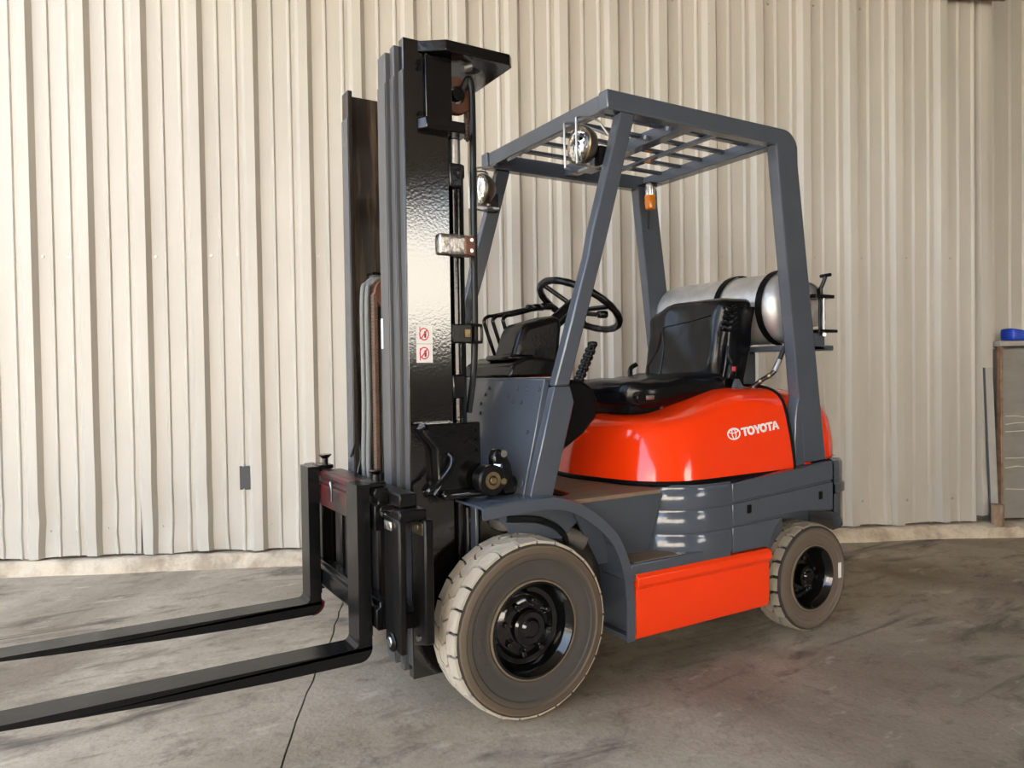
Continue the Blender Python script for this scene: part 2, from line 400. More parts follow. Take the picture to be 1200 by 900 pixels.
# ---- bits at the right end of the wall
cab = empty('steel_cabinet', W(3.98, -.1, .1))
def wbox(b, s0, s1, d0, d1, z0, z1):
    return b.add([W(s, d, z) for z in (z0, z1) for d in (d0, d1) for s in (s0, s1)],
                 [(0, 2, 3, 1), (4, 5, 7, 6), (0, 1, 5, 4), (2, 6, 7, 3), (0, 4, 6, 2), (1, 3, 7, 5)])
wbox(MB(), 3.592, 4.385, -.23, .000, .095, 1.20).build('side_sheet', K['greysheet'], cab, bevel=.004)
wbox(MB(), 3.574, 3.590, -.03, .010, .095, 1.215).build('corner_post', K['rust'], cab, bevel=.003)
wbox(MB(), 4.387, 4.415, -.03, .010, .095, 1.215).build('corner_post', K['rust'], cab, bevel=.003)
wbox(MB(), 3.562, 4.44, -.24, .02, 1.216, 1.250).build('top_ledge', mat('ledge_grey', lin(168, 164, 156), .6, col2=lin(130, 122, 112), nscale=9), cab, bevel=.004)
K['scr'] = mat('bare_scratch', lin(196, 184, 166), .6)
for z in (.28, .43, .49, .66, .71, .76):
    pts = [W(3.61+.08*i, .0015, z+.016*noise.noise(Vector((i*1.7, z*20, 0)))) for i in range(6)]
    MB().tube(pts, .0035, 5).build('scratch', K['scr'], cab)
slabbox('trim_6', 3.10, 3.57, .045, .10, 3.405, 3.50, K['rust'])
tag(cab, 'dented grey steel cabinet with rusty corner post at the right edge', 'cabinet')
bl = MB().soft(0, .17, 0, .12, 0, .085, .02, 6, fn=lambda q: W(3.652+q[0], -.10+q[1], 1.251+q[2]*(1-.35*q[0]/.17))).build('blue_scoop', K['blue'], merge=True)
tag(bl, 'blue plastic piece lying on top of the grey steel cabinet', 'scoop')
ofe = empty('sheet_offcut', W(3.51, .01, .1))
def lean(s0, s1, d0, d1):
    b = MB()
    b.add([W(sx+.030*(1-z/1.08), d+.022*(1-z/1.08), z) for z in (.10, 1.08) for (sx, d) in ((s0, d0), (s1, d0), (s1, d1), (s0, d1))],
          [(0, 1, 2, 3), (4, 7, 6, 5), (0, 4, 5, 1), (1, 5, 6, 2), (2, 6, 7, 3), (3, 7, 4, 0)])
    return b
lean(3.470, 3.522, -.002, .001).build('sheet_face', mat('offcut_grey', lin(172, 170, 164), .5, col2=lin(150, 146, 138), nscale=8), ofe)
lean(3.458, 3.4695, -.004, .003).build('shadow_gap_fold', mat('offcut_shadow_edge', lin(74, 76, 80), .5), ofe)  # bent edge coloured dark to stand in for the shadow gap
tag(ofe, 'narrow grey sheet metal offcut with edge darkened as shadow gap leaning beside the steel cabinet', 'offcut')
st = MB().cyl(W(3.495, .075, .070), W(3.495, .075, .205), .036, 14)
tag(st.build('pipe_stub', mat('rusty_white_pipe', lin(124, 98, 74), .85, col2=lin(186, 172, 152), nscale=14, stretch=(1, 1, .4))), 'short rusty pipe stub standing on the curb by the cabinet', 'pipe')

# ================================================================ THE FORKLIFT
F = empty('forklift', (0, 0, 0))
tag(F, 'red and slate grey forklift truck with black mast and empty seat', 'forklift')

# ---------------- wheels
def wheel(name, x, ysign, yo, R, wdt, rr, nb, kind):
    """tyre lathe about Y, outer face at |y| = yo; tread blocks, rim and nuts are sub-parts"""
    sh = .010
    yi = yo-wdt
    Rg = R-.013
    prof = [(yi+.012, rr-.004), (yi+.004, rr+.02), (yi, rr+.05), (yi+.002, R*.86), (yi+.008, R*.955), (yi+.02, Rg), (yo-.02, Rg),
            (yo-.008, R*.955), (yo-.001, R*.90), (yo, R*.86), (yo-.0035, R*.845), (yo-.003, R*.79), (yo-.007, R*.775), (yo-.006, rr+.032), (yo-.010, rr+.024), (yo-.008, rr+.012), (yo-.014, rr+.004), (yo-.022, rr-.004)]
    prof = [(ysign*a, b) for a, b in prof]
    Mt = tyremat(kind, rr/R, R)
    ty = MB().lathe(prof, (x, 0, R), n=72, closed=True).build(name, Mt, F, smooth=40)
    # tread blocks: three staggered rows of chevron blocks
    nrow = 3; span = wdt-.018; bw = span/nrow; seg = 2*pi/nb
    def block(row):
        y0 = yi+.009+row*bw+.0035; y1 = y0+bw-.007
        g = (.030 if kind == 'front' else .055)*seg*2
        a = seg*.5-g
        k = .20*seg
        if row == 1: out = [(-a, y0), (-a-k, (y0+y1)/2), (-a, y1), (a, y1), (a-k, (y0+y1)/2), (a, y0)]
        elif row == 2: out = [(-a-k*.4, y0), (-a+k*.2, y0+(y1-y0)*.4), (-a+k*.2, y1), (a+k*.2, y1), (a+k*.2, y0+(y1-y0)*.4), (a-k*.4, y0), (a*.2-k*1.1, y0-.003), (-a*.3-k*1.1, y0-.003)]
        else: out = [(-a+k*.2, y0), (-a+k*.2, y1-(y1-y0)*.4), (-a-k*.4, y1), (-a*.3-k*1.1, y1+.003), (a*.2-k*1.1, y1+.003), (a-k*.4, y1), (a+k*.2, y1-(y1-y0)*.4), (a+k*.2, y0)]
        return out
    metas = []
    for row in range(nrow):
        out = block(row)
        def rad(y, top):
            e = min(yo-y, y-yi)
            return (R - max(0, .020-e)*.45) if top else Rg-.004
        n = len(out)
        vs = [(rad(y, False)*cos(a), ysign*y, rad(y, False)*sin(a)) for a, y in out] + [(rad(y, True)*cos(a), ysign*y, rad(y, True)*sin(a)) for a, y in out]
        me = bpy.data.meshes.new('tread_block')
        me.from_pydata(vs, [], [tuple(range(n)), tuple(range(n, 2*n))] + [(i, (i+1) % n, (i+1) % n+n, i+n) for i in range(n)])
        bm = bmesh.new(); bm.from_mesh(me); bmesh.ops.recalc_face_normals(bm, faces=bm.faces)
        bm.to_mesh(me); bm.free(); me.materials.append(K['tread' if kind == 'front' else 'treadrear']); metas.append(me)
    for row in range(nrow):
        for i in range(nb):
            o = bpy.data.objects.new('tread_block', metas[row]); C.objects.link(o); o.parent = ty
            o.location = Vector((x, 0, R))-Vector(ty['wl']); o.rotation_euler = (0, (i+(.5 if row == 1 else 0))*seg, 0)
    # rim
    d = .060 if kind == 'front' else .075
    rp = [(yo-.020, rr+.002), (yo-.004, rr+.001), (yo-.003, rr-.006), (yo-.012, rr-.012), (yo-.022, rr-.020), (yo-.030, rr-.024), (yo-d, rr-.03), (yo-d-.004, rr-.045),
          (yo-d+.004, rr*.62), (yo-d+.010, rr*.50), (yo-d+.010, rr*.30), (yo-d+.012, .001), (yo-d-.02, .001), (yo-d-.03, rr-.02)]
    MB().lathe([(ysign*a, b) for a, b in rp], (x, 0, R), n=56).build('rim', K['rim'], ty, smooth=30)
    MB().lathe([(ysign*(yo-.0115), rr+.006), (ysign*(yo-.0035), rr+.0055), (ysign*(yo-.003), rr+.0015), (ysign*(yo-.012), rr)], (x, 0, R), n=56).build('bead_ring', K['bead'], ty, smooth=60)
    yb = yo-d+.010
    hub = [(yb, rr*.40), (yb+.018, rr*.38), (yb+.024, rr*.33), (yb+.022, rr*.22), (yb+.030, rr*.16), (yb+.03, .0005)] if kind == 'front' else \
          [(yb, rr*.36), (yb+.03, rr*.33), (yb+.036, rr*.26), (yb+.033, rr*.18), (yb+.040, rr*.13), (yb+.04, .0005)]
    MB().lathe([(ysign*a, b) for a, b in hub], (x, 0, R), n=32).build('hub_cap', K['rim'], ty, smooth=30)
    nn = 8 if kind == 'front' else 5
    for rn, rs in ((.56, .010),) + (((.46, .0055),) if kind == 'front' else ()):
        for i in range(nn):
            a = 2*pi*(i+.3)/nn
            p = Vector((x+rr*rn*cos(a), ysign*(yb-.004), R+rr*rn*sin(a)))
            MB().cyl(p, p+Vector((0, ysign*.020, 0)), rs, 6).build('lug_nut', K['rim'], ty, bevel=.0015, smooth=30)
    return ty

def tyremat(kind, rin, R):
    M = bpy.data.materials.new('tyre_sidewall_'+kind); M.use_nodes = True
    t = M.node_tree; N = t.nodes; L = t.links; b = N['Principled BSDF']
    tc = N.new('ShaderNodeTexCoord'); sx = N.new('ShaderNodeSeparateXYZ'); L.new(tc.outputs['Object'], sx.inputs[0])
    cb = N.new('ShaderNodeCombineXYZ'); L.new(sx.outputs[0], cb.inputs[0]); L.new(sx.outputs[2], cb.inputs[2])
    ln = N.new('ShaderNodeVectorMath'); ln.operation = 'LENGTH'; L.new(cb.outputs[0], ln.inputs[0])
    dv = N.new('ShaderNodeMath'); dv.operation = 'DIVIDE'; dv.inputs[1].default_value = R; L.new(ln.outputs['Value'], dv.inputs[0])
    n = N.new('ShaderNodeTexNoise'); n.inputs['Scale'].default_value = 16; n.inputs['Detail'].default_value = 8; L.new(tc.outputs['Object'], n.inputs['Vector'])
    ma = N.new('ShaderNodeMath'); ma.operation = 'MULTIPLY_ADD'; ma.inputs[1].default_value = .03; ma.inputs[2].default_value = -.015
    L.new(n.outputs['Fac'], ma.inputs[0])
    ad = N.new('ShaderNodeMath'); L.new(dv.outputs[0], ad.inputs[0]); L.new(ma.outputs[0], ad.inputs[1])
    r = N.new('ShaderNodeValToRGB'); e = r.color_ramp.elements
    if kind == 'front':
        cols = [(.50, lin(96, 86, 74)), (.60, lin(66, 63, 59)), (.79, lin(64, 61, 57)), (.845, lin(84, 74, 62)), (.915, lin(92, 79, 64)), (.928, lin(112, 98, 79)), (.938, lin(44, 39, 34))]
    else:
        cols = [(.55, lin(92, 82, 72)), (.70, lin(96, 85, 74)), (.85, lin(102, 90, 78)), (.912, lin(88, 78, 67)), (.922, lin(40, 36, 31))]
    while len(e) < len(cols): e.new(.5)
    for i, (p, c) in enumerate(cols): e[i].position = p; e[i].color = c  # darkest outer stop puts the shade of the deep tread grooves into the colour
    L.new(ad.outputs[0], r.inputs[0]); L.new(r.outputs[0], b.inputs['Base Color'])
    b.inputs['Roughness'].default_value = .75
    n2_ = N.new('ShaderNodeTexNoise'); n2_.inputs['Scale'].default_value = 60; n2_.inputs['Detail'].default_value = 5; L.new(tc.outputs['Object'], n2_.inputs['Vector'])
    bp = N.new('ShaderNodeBump'); bp.inputs['Strength'].default_value = .25; bp.inputs['Distance'].default_value = .006
    L.new(n2_.outputs['Fac'], bp.inputs['Height']); L.new(bp.outputs[0], b.inputs['Normal'])
    return M

R1, R2, WB = .2859, .226, 1.3992
wfl = wheel('front_wheel', 0, 1, .537, R1, .175, .1532, 25, 'front')
wfr = wheel('front_wheel', 0, -1, .537, R1, .175, .1532, 25, 'front')
wrl = wheel('rear_wheel', -WB, 1, .512, R2, .140, .1312, 22, 'rear')
wrr = wheel('rear_wheel', -WB, -1, .512, R2, .140, .1312, 22, 'rear')
b = MB(); a0 = radians(-4)
b.add([(-WB-.171+dx, .5105+dy, R2+.004+dz) for dx in (-.009, .009) for dy in (-.002, .0005) for dz in (-.03, .035)],
      [(0, 1, 3, 2), (4, 6, 7, 5), (0, 4, 5, 1), (2, 3, 7, 6), (0, 2, 6, 4), (1, 5, 7, 3)])
b.build('tyre_label', K['white'], wrl, label='white paper label')
MB().cyl((0, -.42, R1), (0, .42, R1), .065, 16).build('front_axle', K['axle'], F)
MB().cyl((-WB, -.40, R2), (-WB, .40, R2), .05, 16).build('rear_axle', K['axle'], F)

# ---------------- mast
def rail(name, ya, yb, yflange, x0, x1, z0, z1, sg, material, tw=.022, slot=0):
    b = MB()
    pts = [(x0, yb), (x1, yb), (x1, yflange), (x1-tw, yflange), (x1-tw, ya), (x0+tw, ya), (x0+tw, yflange), (x0, yflange)]
    pts = [(x, sg*y) for x, y in pts]
    b.prism(pts, 'z', z0, z1)
    return b.build(name, material, F, bevel=.003)
for sg in (1, -1):
    rail('mast_outer_rail', .286, .300, .262, .160, .316, .118, 2.175, sg, K['web'])
    rail('mast_middle_rail', .246, .258, .224, .172, .331, .135, 2.162, sg, K['railface'], .018)
    rail('mast_inner_rail', .208, .2195, .152, .190, .345, .150, 2.150, sg, K['rustweb'] if sg < 0 else K['railface'], .018)
    for (ya, yb, x1, zt) in ((.262, .300, .316, 2.175), (.226, .258, .331, 2.162), (.152, .2195, .345, 2.150)):
        MB().box(x1+.0002, x1+.003, min(sg*ya, sg*yb)+.001, max(sg*ya, sg*yb)-.001, .16, zt-.10).build('rail_front_strip', K['railface'], F, bevel=.001)  # lighter grey strip on the front face of each rail
# top plate, chamfered
tp = [(.268, .302), (.190, .358), (-.045, .358), (-.066, .335), (-.066, -.335), (-.045, -.358), (.190, -.358), (.268, -.302), (.15, -.30), (.15, .30)]
tp = [(.268, .3015), (.190, .358), (-.045, .358), (-.066, .335), (-.066, -.335), (-.045, -.358), (.190, -.358), (.268, -.3015), (.158, -.3015), (.158, .3015)]
MB().prism(tp, 'z', 2.136, 2.172).build('mast_top_plate', K['black'], F, bevel=.004)
for sg in (1, -1):
    MB().cyl((.045, sg*.25, 2.1355), (.045, sg*.25, 2.137), .03, 20).build('plate_hole', K['gasket'], F)
for z0, z1 in ((.135, .30), (1.02, 1.10), (1.72, 1.80)):
    MB().box(.110, .159, -.300, .300, z0, z1).build('mast_cross_member', K['black'], F, bevel=.006)
for sg in (1, -1):
    s = lambda a, b_: (min(sg*a, sg*b_), max(sg*a, sg*b_))
    # cylinder head bracket under the plate
    y0, y1 = s(.200, .335)
    MB().prism([(.272, y0 if sg < 0 else y1), (.255, y0 if sg > 0 else y1), (.272, sg*.301), (.255, sg*.335), (.115, sg*.335), (.095, sg*.30), (.095, sg*.205), (.158, sg*.205), (.158, sg*.301)][2:], 'z', 1.888, 1.925).build('cylinder_bracket', K['black'], F, bevel=.004)
    y0, y1 = s(.3012, .312)
    MB().box(.150, .245, y0, y1, 1.926, 2.135).build('bracket_web', K['black'], F, bevel=.003)
    # lift cylinders behind the rails
    c = MB().cyl((.118, sg*.255, .20), (.118, sg*.255, 1.80), .030, 24).build('lift_cylinder', K['black'], F)
    MB().cyl((.118, sg*.255, 1.80), (.118, sg*.255, 1.887), .021, 20).build('cylinder_rod', K['steel'], c)
    MB().cyl((.118, sg*.255, 1.76), (.118, sg*.255, 1.803), .034, 24).build('gland_nut', K['black'], c, bevel=.003)
    sv = MB().lathe([(-.014, .030), (-.016, .060), (-.010, .063), (-.008, .05), (.008, .05), (.010, .063), (.016, .060), (.014, .030)], (.100, sg*.235, 2.045), n=28, closed=True).build('chain_sheave', K['sheave'], F)
    MB().cyl((.100, sg*.215, 2.045), (.100, sg*.262, 2.045), .022, 16).build('sheave_pin', K['black'], sv)
    ch = MB()
    for i in range(12):
        z = 2.05-.0125*i
        ch.box(.046, .062, sg*.235-.013, sg*.235+.013, z-.005, z+.005)
    ch.box(.050, .058, sg*.235-.008, sg*.235+.008, 1.90, 2.055)
    ch.build('lift_chain', K['chain'], F)
    hb = smoothpath([(.085, sg*.262, 2.06), (.070, sg*.27, 2.095), (.058, sg*.272, 2.075), (.054, sg*.272, 1.98), (.056, sg*.272, 1.5), (.058, sg*.272, 1.25), (.064, sg*.268, 1.10), (.078, sg*.255, .97)], 6)
    MB().tube(hb, .0115, 10).build('hydraulic_hose', K['hose'], F)
    MB().cyl((.104, sg*.300, 2.115), (.075, sg*.300, 2.128), .014, 14).build('bleed_nipple', K['steel'], F)
    # small bolts by the bracket
    for (x, z) in ((.262, 2.105), (.262, 2.085), (.262, 1.94)):
        MB().cyl((x, sg*.299, z), (x, sg*.311, z), .008, 6).build('bracket_bolt', K['black'], F)
# silver wrapped clamp on near cylinder, black hose clamp below
cl = MB().soft(.098, .208, .270, .322, 1.492, 1.562, .010, 6).build('cylinder_clamp', K['foil'], F, merge=True)
MB().box(.082, .116, .275, .328, 1.494, 1.558).build('clamp_plate', K['sheave'], cl, bevel=.002)
for z in (1.508, 1.543): MB().cyl((.098, .327, z), (.098, .334, z), .006, 8).build('clamp_bolt', K['chrome'], cl)
hc = MB().box(.085, .158, .262, .300, 1.205, 1.268).build('hose_clamp', K['blackmatt'], F, bevel=.004)
MB().tube(smoothpath([(.095, .290, 1.266), (.05, .292, 1.266), (.042, .288, 1.262), (.040, .288, 1.238), (.042, .288, 1.212), (.05, .292, 1.208), (.095, .290, 1.208)], 4), .005, 8).build('clamp_loop', K['blackmatt'], hc)
MB().box(.092, .112, .299, .304, 1.225, 1.25).build('clamp_tab', K['brass'], hc)
# centre free-lift cylinder with sheave, chain and hoses in the mast opening
c = MB().cyl((.235, -.02, .30), (.235, -.02, 1.30), .050, 24).build('free_lift_cylinder', K['black'], F)
MB().cyl((.235, -.02, 1.30), (.235, -.02, 1.40), .030, 20).build('cylinder_rod', K['steel'], c)
MB().lathe([(-.012, .02), (-.016, .052), (-.011, .056), (-.009, .046), (.009, .046), (.011, .056), (.016, .052), (.012, .02)], (.235, -.075, 1.400), n=24, closed=True).build('chain_sheave', K['sheave'], F)
ch = MB()
for i in range(58):
    z = 1.39-.0125*i
    ch.box(.279, .293, -.090, -.060, z-.0048, z+.0048)
ch.box(.282, .290, -.086, -.064, .62, 1.40)
ch.build('free_lift_chain', K['chain'], F)
MB().box(.205, .30, -.105, -.045, 1.462, 1.472).build('sheave_guard', K['black'], F)
for dx, dy, m_ in ((.300, -.110, 'hosegrey'), (.312, -.128, 'hosegrey')):
    MB().tube(smoothpath([(dx-.06, dy+.02, 1.47), (dx-.02, dy, 1.44), (dx, dy, 1.38), (dx, dy, 1.0), (dx+.004, dy-.004, .80), (dx+.004, dy, .70)], 6), .0095, 10).build('mast_hose', K[m_], F)
MB().tube(smoothpath([(.36, -.15, .80), (.33, -.16, .86), (.32, -.15, .80), (.34, -.13, .74)], 6), .006, 8).build('short_hose', K['hose'], F)
MB().box(.346, .349, .152, .168, 1.19, 1.29).build('wall_gap_strip', K['white'], F, label='white strip for the wall seen through a gap')  # white strip stands in for wall seen through the mast gap

# warning sticker on the outer rail
stx0, stx1, stz0, stz1 = .231, .288, 1.140, 1.262
sk = MB().box(stx0, stx1, .3003, .3013, stz0, stz1).build('warning_sticker', K['white'], F, label='white sticker with two red prohibition signs')
def ann(cx, cz, r0, r1, y, n=28, sx=1):
    b = MB(); vs = []; fs = []
    for i in range(n):
        a = 2*pi*i/n
        vs += [(cx+sx*r0*cos(a), y, cz+r0*sin(a)), (cx+sx*r1*cos(a), y, cz+r1*sin(a)), (cx+sx*r0*cos(a), y-.0006, cz+r0*sin(a)), (cx+sx*r1*cos(a), y-.0006, cz+r1*sin(a))]
    for i in range(n):
        k = 4*i; j = 4*((i+1) % n); fs += [(k, k+1, j+1, j), (k+1, k+3, j+3, j+1), (k+3, k+2, j+2, j+3), (k+2, k, j, j+2)]
    return b.add(vs, fs)
cxs = (stx0+stx1)/2+.001
for cz, fl_ in ((1.2325, 1), (1.171, -1)):
    ann(cxs, cz, .0165, .0205, .3018, sx=.85).build('prohibition_ring', K['signred'], sk)
    b = MB(); b.prism([(cxs-.012, cz+.013), (cxs-.009, cz+.0155), (cxs+.012, cz-.013), (cxs+.009, cz-.0155)], 'y', .3012, .3021); b.build('prohibition_bar', K['signred'], sk)
    # little figure and mast pictogram
    MB().cyl((cxs-.004, .3012, cz+.006), (cxs-.004, .3019, cz+.006), .0042, 10).build('figure_head', K['signdark'], sk)
    MB().prism([(cxs-.008, cz+.002), (cxs, cz+.002), (cxs-.001, cz-.012), (cxs-.007, cz-.012)], 'y', .3012, .3019).build('figure_body', K['signdark'], sk)
    MB().prism([(cxs+.013, cz+.024*fl_), (cxs+.016, cz+.024*fl_), (cxs+.016, cz-.016*fl_), (cxs+.013, cz-.016*fl_)], 'y', .3012, .3017).build('mast_mark', K['signred'], sk)
MB().box(stx0, stx1, .3013, .3017, 1.2005, 1.2018).build('divider_line', K['greysheet'], sk)

# mast pivot / tilt bracket plate
mp_ = MB().prism([(.285, .944), (.300, .930), (.245, .86), (.24, .745), (.262, .715), (.245, .70), (.092, .70), (.085, .712), (.085, .944)], 'y', .302, .352).build('tilt_bracket', K['black'], F, bevel=.006)
MB().tube(smoothpath([(.205, .356, .845), (.200, .372, .83), (.212, .378, .80), (.255, .378, .755), (.286, .372, .735), (.29, .356, .72)], 6), .0085, 10).build('grease_pipe', K['black'], mp_)
MB().soft(.07, .24, .355, .385, .700, .728, .012, 6).build('bracket_foot', K['black'], mp_, merge=True)
MB().cyl((.302, .345, .93), (.286, .36, .94), .010, 10).build('bracket_bolt', K['black'], mp_)
for (x, z) in ((.102, .915), (.10, .885), (.10, .85), (.105, .80)): MB().cyl((x, .352, z), (x, .358, z), .005, 8).build('weld_spot', K['black'], mp_)
# tilt cylinder clevis in front of the cowl
tc_ = MB().lathe([(-.028, .032), (-.030, .046), (.024, .050), (.030, .044), (.030, .001), (-.028, .001)], (.086, .402, .758), n=28).build('tilt_cylinder_eye', K['blackmatt'], F, smooth=40)
ann(.086, .758, .016, .028, .4325, sx=1).build('eye_ring', K['brass'], tc_)
MB().cyl((.086, .40, .758), (.086, .438, .758), .012, 14).build('pivot_pin', K['brass'], tc_, bevel=.002)
MB().prism([(.086, .80), (.035, .785), (.022, .755), (.04, .728), (.086, .712)], 'y', .38, .428).build('eye_lug', K['blackmatt'], tc_, bevel=.006)
MB().cyl((.048, .425, .752), (.048, .436, .752), .011, 8).build('lug_bolt', K['brass'], tc_)
yk = MB().prism([(.060, .775), (.068, .83), (.05, .857), (.022, .845), (-.002, .80), (-.018, .70), (.03, .70)], 'y', .360, .402).build('tilt_yoke', K['black'], F, bevel=.008)
MB().cyl((.030, .40, .838), (.030, .408, .838), .012, 14).build('yoke_bolt', K['chrome'], yk)
MB().cyl((.058, .395, .80), (.045, .415, .80), .009, 8).build('yoke_nipple', K['chrome'], yk)
MB().cyl((.086, .33, .76), (-.35, .33, .60), .04, 18).build('tilt_cylinder', K['black'], F)

# ---------------- carriage and forks
for (z0, z1, nm) in ((.622, .752, 'upper'), (.312, .402, 'lower')):
    if nm == 'upper':
        pts = [(.405, z0), (.452, z0), (.452, .700), (.440, .706), (.440, .722), (.452, .728), (.452, .742), (.442, z1), (.405, z1)]
    else:
        pts = [(.405, .402), (.440, .402), (.440, .385), (.452, .378), (.452, .322), (.446, .312), (.405, .312)]
    MB().prism(pts, 'y', -.47, .21).build('fork_bar', K['barred'] if nm == 'upper' else K['fork'], F, bevel=.003)
    MB().prism(pts, 'y', .211, .335).build('fork_bar', K['fork'], F, bevel=.003)
for y in (-.44, -.335, -.01, .12):
    MB().box(.385, .425, y-.028, y+.028, .312, .745).build('carriage_upright', K['blackmatt'], F, bevel=.004)
# side shift frame: front and rear end plates on the near and far side
for sg in (1, -1):
    s = lambda a, b_: (min(sg*a, sg*b_), max(sg*a, sg*b_))
    y0, y1 = s(.345, .468)
    pA = MB().prism([(y0, .285), (y1, .27), (y1, .672), (y0, .682)], 'x', .405, .428).build('carriage_end_plate', K['blackmatt'], F, bevel=.006)
    MB().cyl((.426, sg*.408, .298), (.436, sg*.408, .298), .030, 18).build('roller_boss', K['blackmatt'], pA, bevel=.004)
    MB().cyl((.434, sg*.404, .298), (.440, sg*.404, .298), .016, 14).build('roller_pin', K['steel'], pA, bevel=.003)
    MB().soft(.427, .437, *s(.37, .425), .636, .664, .004, 4).build('plate_highlight', K['foil'], pA, merge=True)  # bright patch stands in for the highlight at the plate top
    y0, y1 = s(.404, .500)
    pB = MB().prism([(y0, .272), (y1, .30), (y1, .672), (y0, .664)], 'x', .330, .360).build('carriage_back_plate', K['blackmatt'], F, bevel=.006)
    MB().soft(.36, .364, *s(.415, .492), .625, .662, .002, 4).build('brass_tag', K['brass'], pB, merge=True)
    for z in (.645, .31): MB().cyl((.359, sg*.455, z), (.370, sg*.455, z), .009, 8).build('plate_bolt', K['steel'], pB)
    MB().box(.335, .425, *s(.40, .466), .665, .70).build('carriage_link', K['blackmatt'], F, bevel=.006)
    MB().box(.347, .40, *s(.16, .225), .30, .66).build('carriage_roller_arm', K['blackmatt'], F, bevel=.006)
MB().box(.346, .404, -.30, .42, .700, .742).build('carriage_top_beam', K['blackmatt'], F, bevel=.005)
MB().box(.346, .404, -.30, .42, .330, .38).build('carriage_bottom_beam', K['blackmatt'], F, bevel=.005)
MB().cyl((.41, -.30, .68), (.41, .34, .68), .024, 16).build('side_shift_cylinder', K['chrome'], F)
def fork(yc):
    b = MB(); hw = .05
    bot = [(.470, .235), (.480, .224), (.500, .218)]
    pts = [(.458, .765), (.458, .25)] + arc(.498, .256, .040, 180, 270, 6) + [(.75, .2165), (1.0, .224), (1.3, .240), (1.560, .2555), (1.575, .259), (1.575, .2615), (.520, .2615)] + arc(.520, .2815, .020, 270, 180, 4)[1:] + [(.500, .765)]
    o = b.prism(pts, 'y', yc-hw, yc+hw).build('fork', K['fork'], F, bevel=.004)
    MB().box(.400, .457, yc-hw+.006, yc+hw-.006, .753, .768).build('fork_hook', K['fork'], o, bevel=.003)
    MB().box(.452, .458, yc-hw+.01, yc+hw-.01, .29, .33).build('fork_lower_hook', K['fork'], o)
    p = MB().cyl((.425, yc+.02, .75), (.425, yc+.02, .795), .011, 12).build('fork_pin', K['black'], o)
    MB().cyl((.425, yc+.02, .795), (.425, yc+.02, .802), .024, 14)
    MB().lathe([(.79, .011), (.802, .024), (.806, .024), (.806, .0005)], (.425, yc+.02, 0), 'z', 14).build('pin_head', K['black'], o)
    return o
fork(.262); ff = fork(-.272)
MB().prism(arc(.490, .258, .0445, 178, 275, 6) + arc(.490, .258, .0415, 275, 178, 6), 'y', -.3205, -.2215).build('heel_paint', K['heelred'], ff)
MB().tube(smoothpath([(.455, -.06, .72), (.47, -.045, .728), (.468, -.04, .70), (.462, -.06, .66)], 5), .004, 6).build('wire_hook', K['steel'], F)

# ---------------- frame
MB().box(-.56, .088, -.25, .25, .20, .655).build('front_frame', K['axle'], F, bevel=.01)
MB().box(.089, .101, -.335, .335, .40, .662).build('frame_front_plate', K['grey'], F, bevel=.003)
MB().prism([(.06, .64), (-.20, .655), (-.30, .60), (-.20, .52), (.0, .56)], 'y', .26, .40).build('wheel_well_liner', K['grey'], F, bevel=.006)
MB().tube(smoothpath([(.02, .40, .62), (-.10, .42, .605), (-.20, .40, .55), (-.26, .36, .45)], 5), .012, 8).build('brake_hose', K['hose'], F)
MB().cyl((-.12, .30, .60), (-.30, .40, .50), .03, 14).build('steering_link', K['axle'], F)
MB().soft(-.06, .04, .30, .40, .575, .63, .02, 5).build('mount_block', K['axle'], F, merge=True)
MB().box(.06, .118, -.30, .30, .16, .66).build('axle_housing', K['blackmatt'], F, bevel=.01)
MB().box(-.72, -.50, -.355, .355, .16, .64).build('main_frame', K['grey'], F)
MB().box(-1.30, -.72, -.44, .44, .16, .64).build('main_frame', K['grey'], F, bevel=.01)
MB().box(-1.60, -1.20, -.34, .34, .30, .68).build('rear_frame', K['grey'], F, bevel=.01)
for i, (x, z) in enumerate(((.055, .61), (.05, .575))): MB().cyl((.1, .30-.02*i, z), (.106, .30-.02*i, z), .008, 8).build('frame_bolt', K['grey'], F)

# ---------------- front fenders
def fender(sg):
    path = [(.165, .689), (.10, .693), (.02, .697), (-.06, .698), (-.13, .691), (-.20, .668), (-.27, .628), (-.325, .584), (-.368, .54), (-.40, .485), (-.425, .42), (-.438, .35), (-.443, .28), (-.442, .155)]
    sp = smoothpath([(x, 0, z) for x, z in path], 4)
    ring_o = []; n = len(sp)
    for i, p in enumerate(sp):
        d = (sp[min(i+1, n-1)]-sp[max(i-1, 0)]).normalized(); nrm = Vector((d.z, 0, -d.x))
        if nrm.z < 0 and i < 4: nrm = -nrm
        nrm = Vector((-d.z, 0, d.x)) if Vector((-d.z, 0, d.x)).dot(p-Vector((-.05, 0, .3))) > 0 else nrm
        t = .008; lip = .040
        q = lambda off, y: (p.x+nrm.x*off, sg*y, p.z+nrm.z*off)
        ring_o.append([q(0, .315), q(0, .492), q(-.004, .503), q(-lip, .505), q(-lip, .497), q(-t-.002, .494), q(-t, .485), q(-t, .315)])
    return MB().loft(ring_o, closed=True, capa=True, capb=True).build('front_fender', K['grey'], F, smooth=40)
for sg in (1, -1):
    fd = fender(sg)
    MB().box(-.440, -.405, min(sg*.33, sg*.50), max(sg*.33, sg*.50), .16, .175).build('fender_tab', K['grey'], fd)

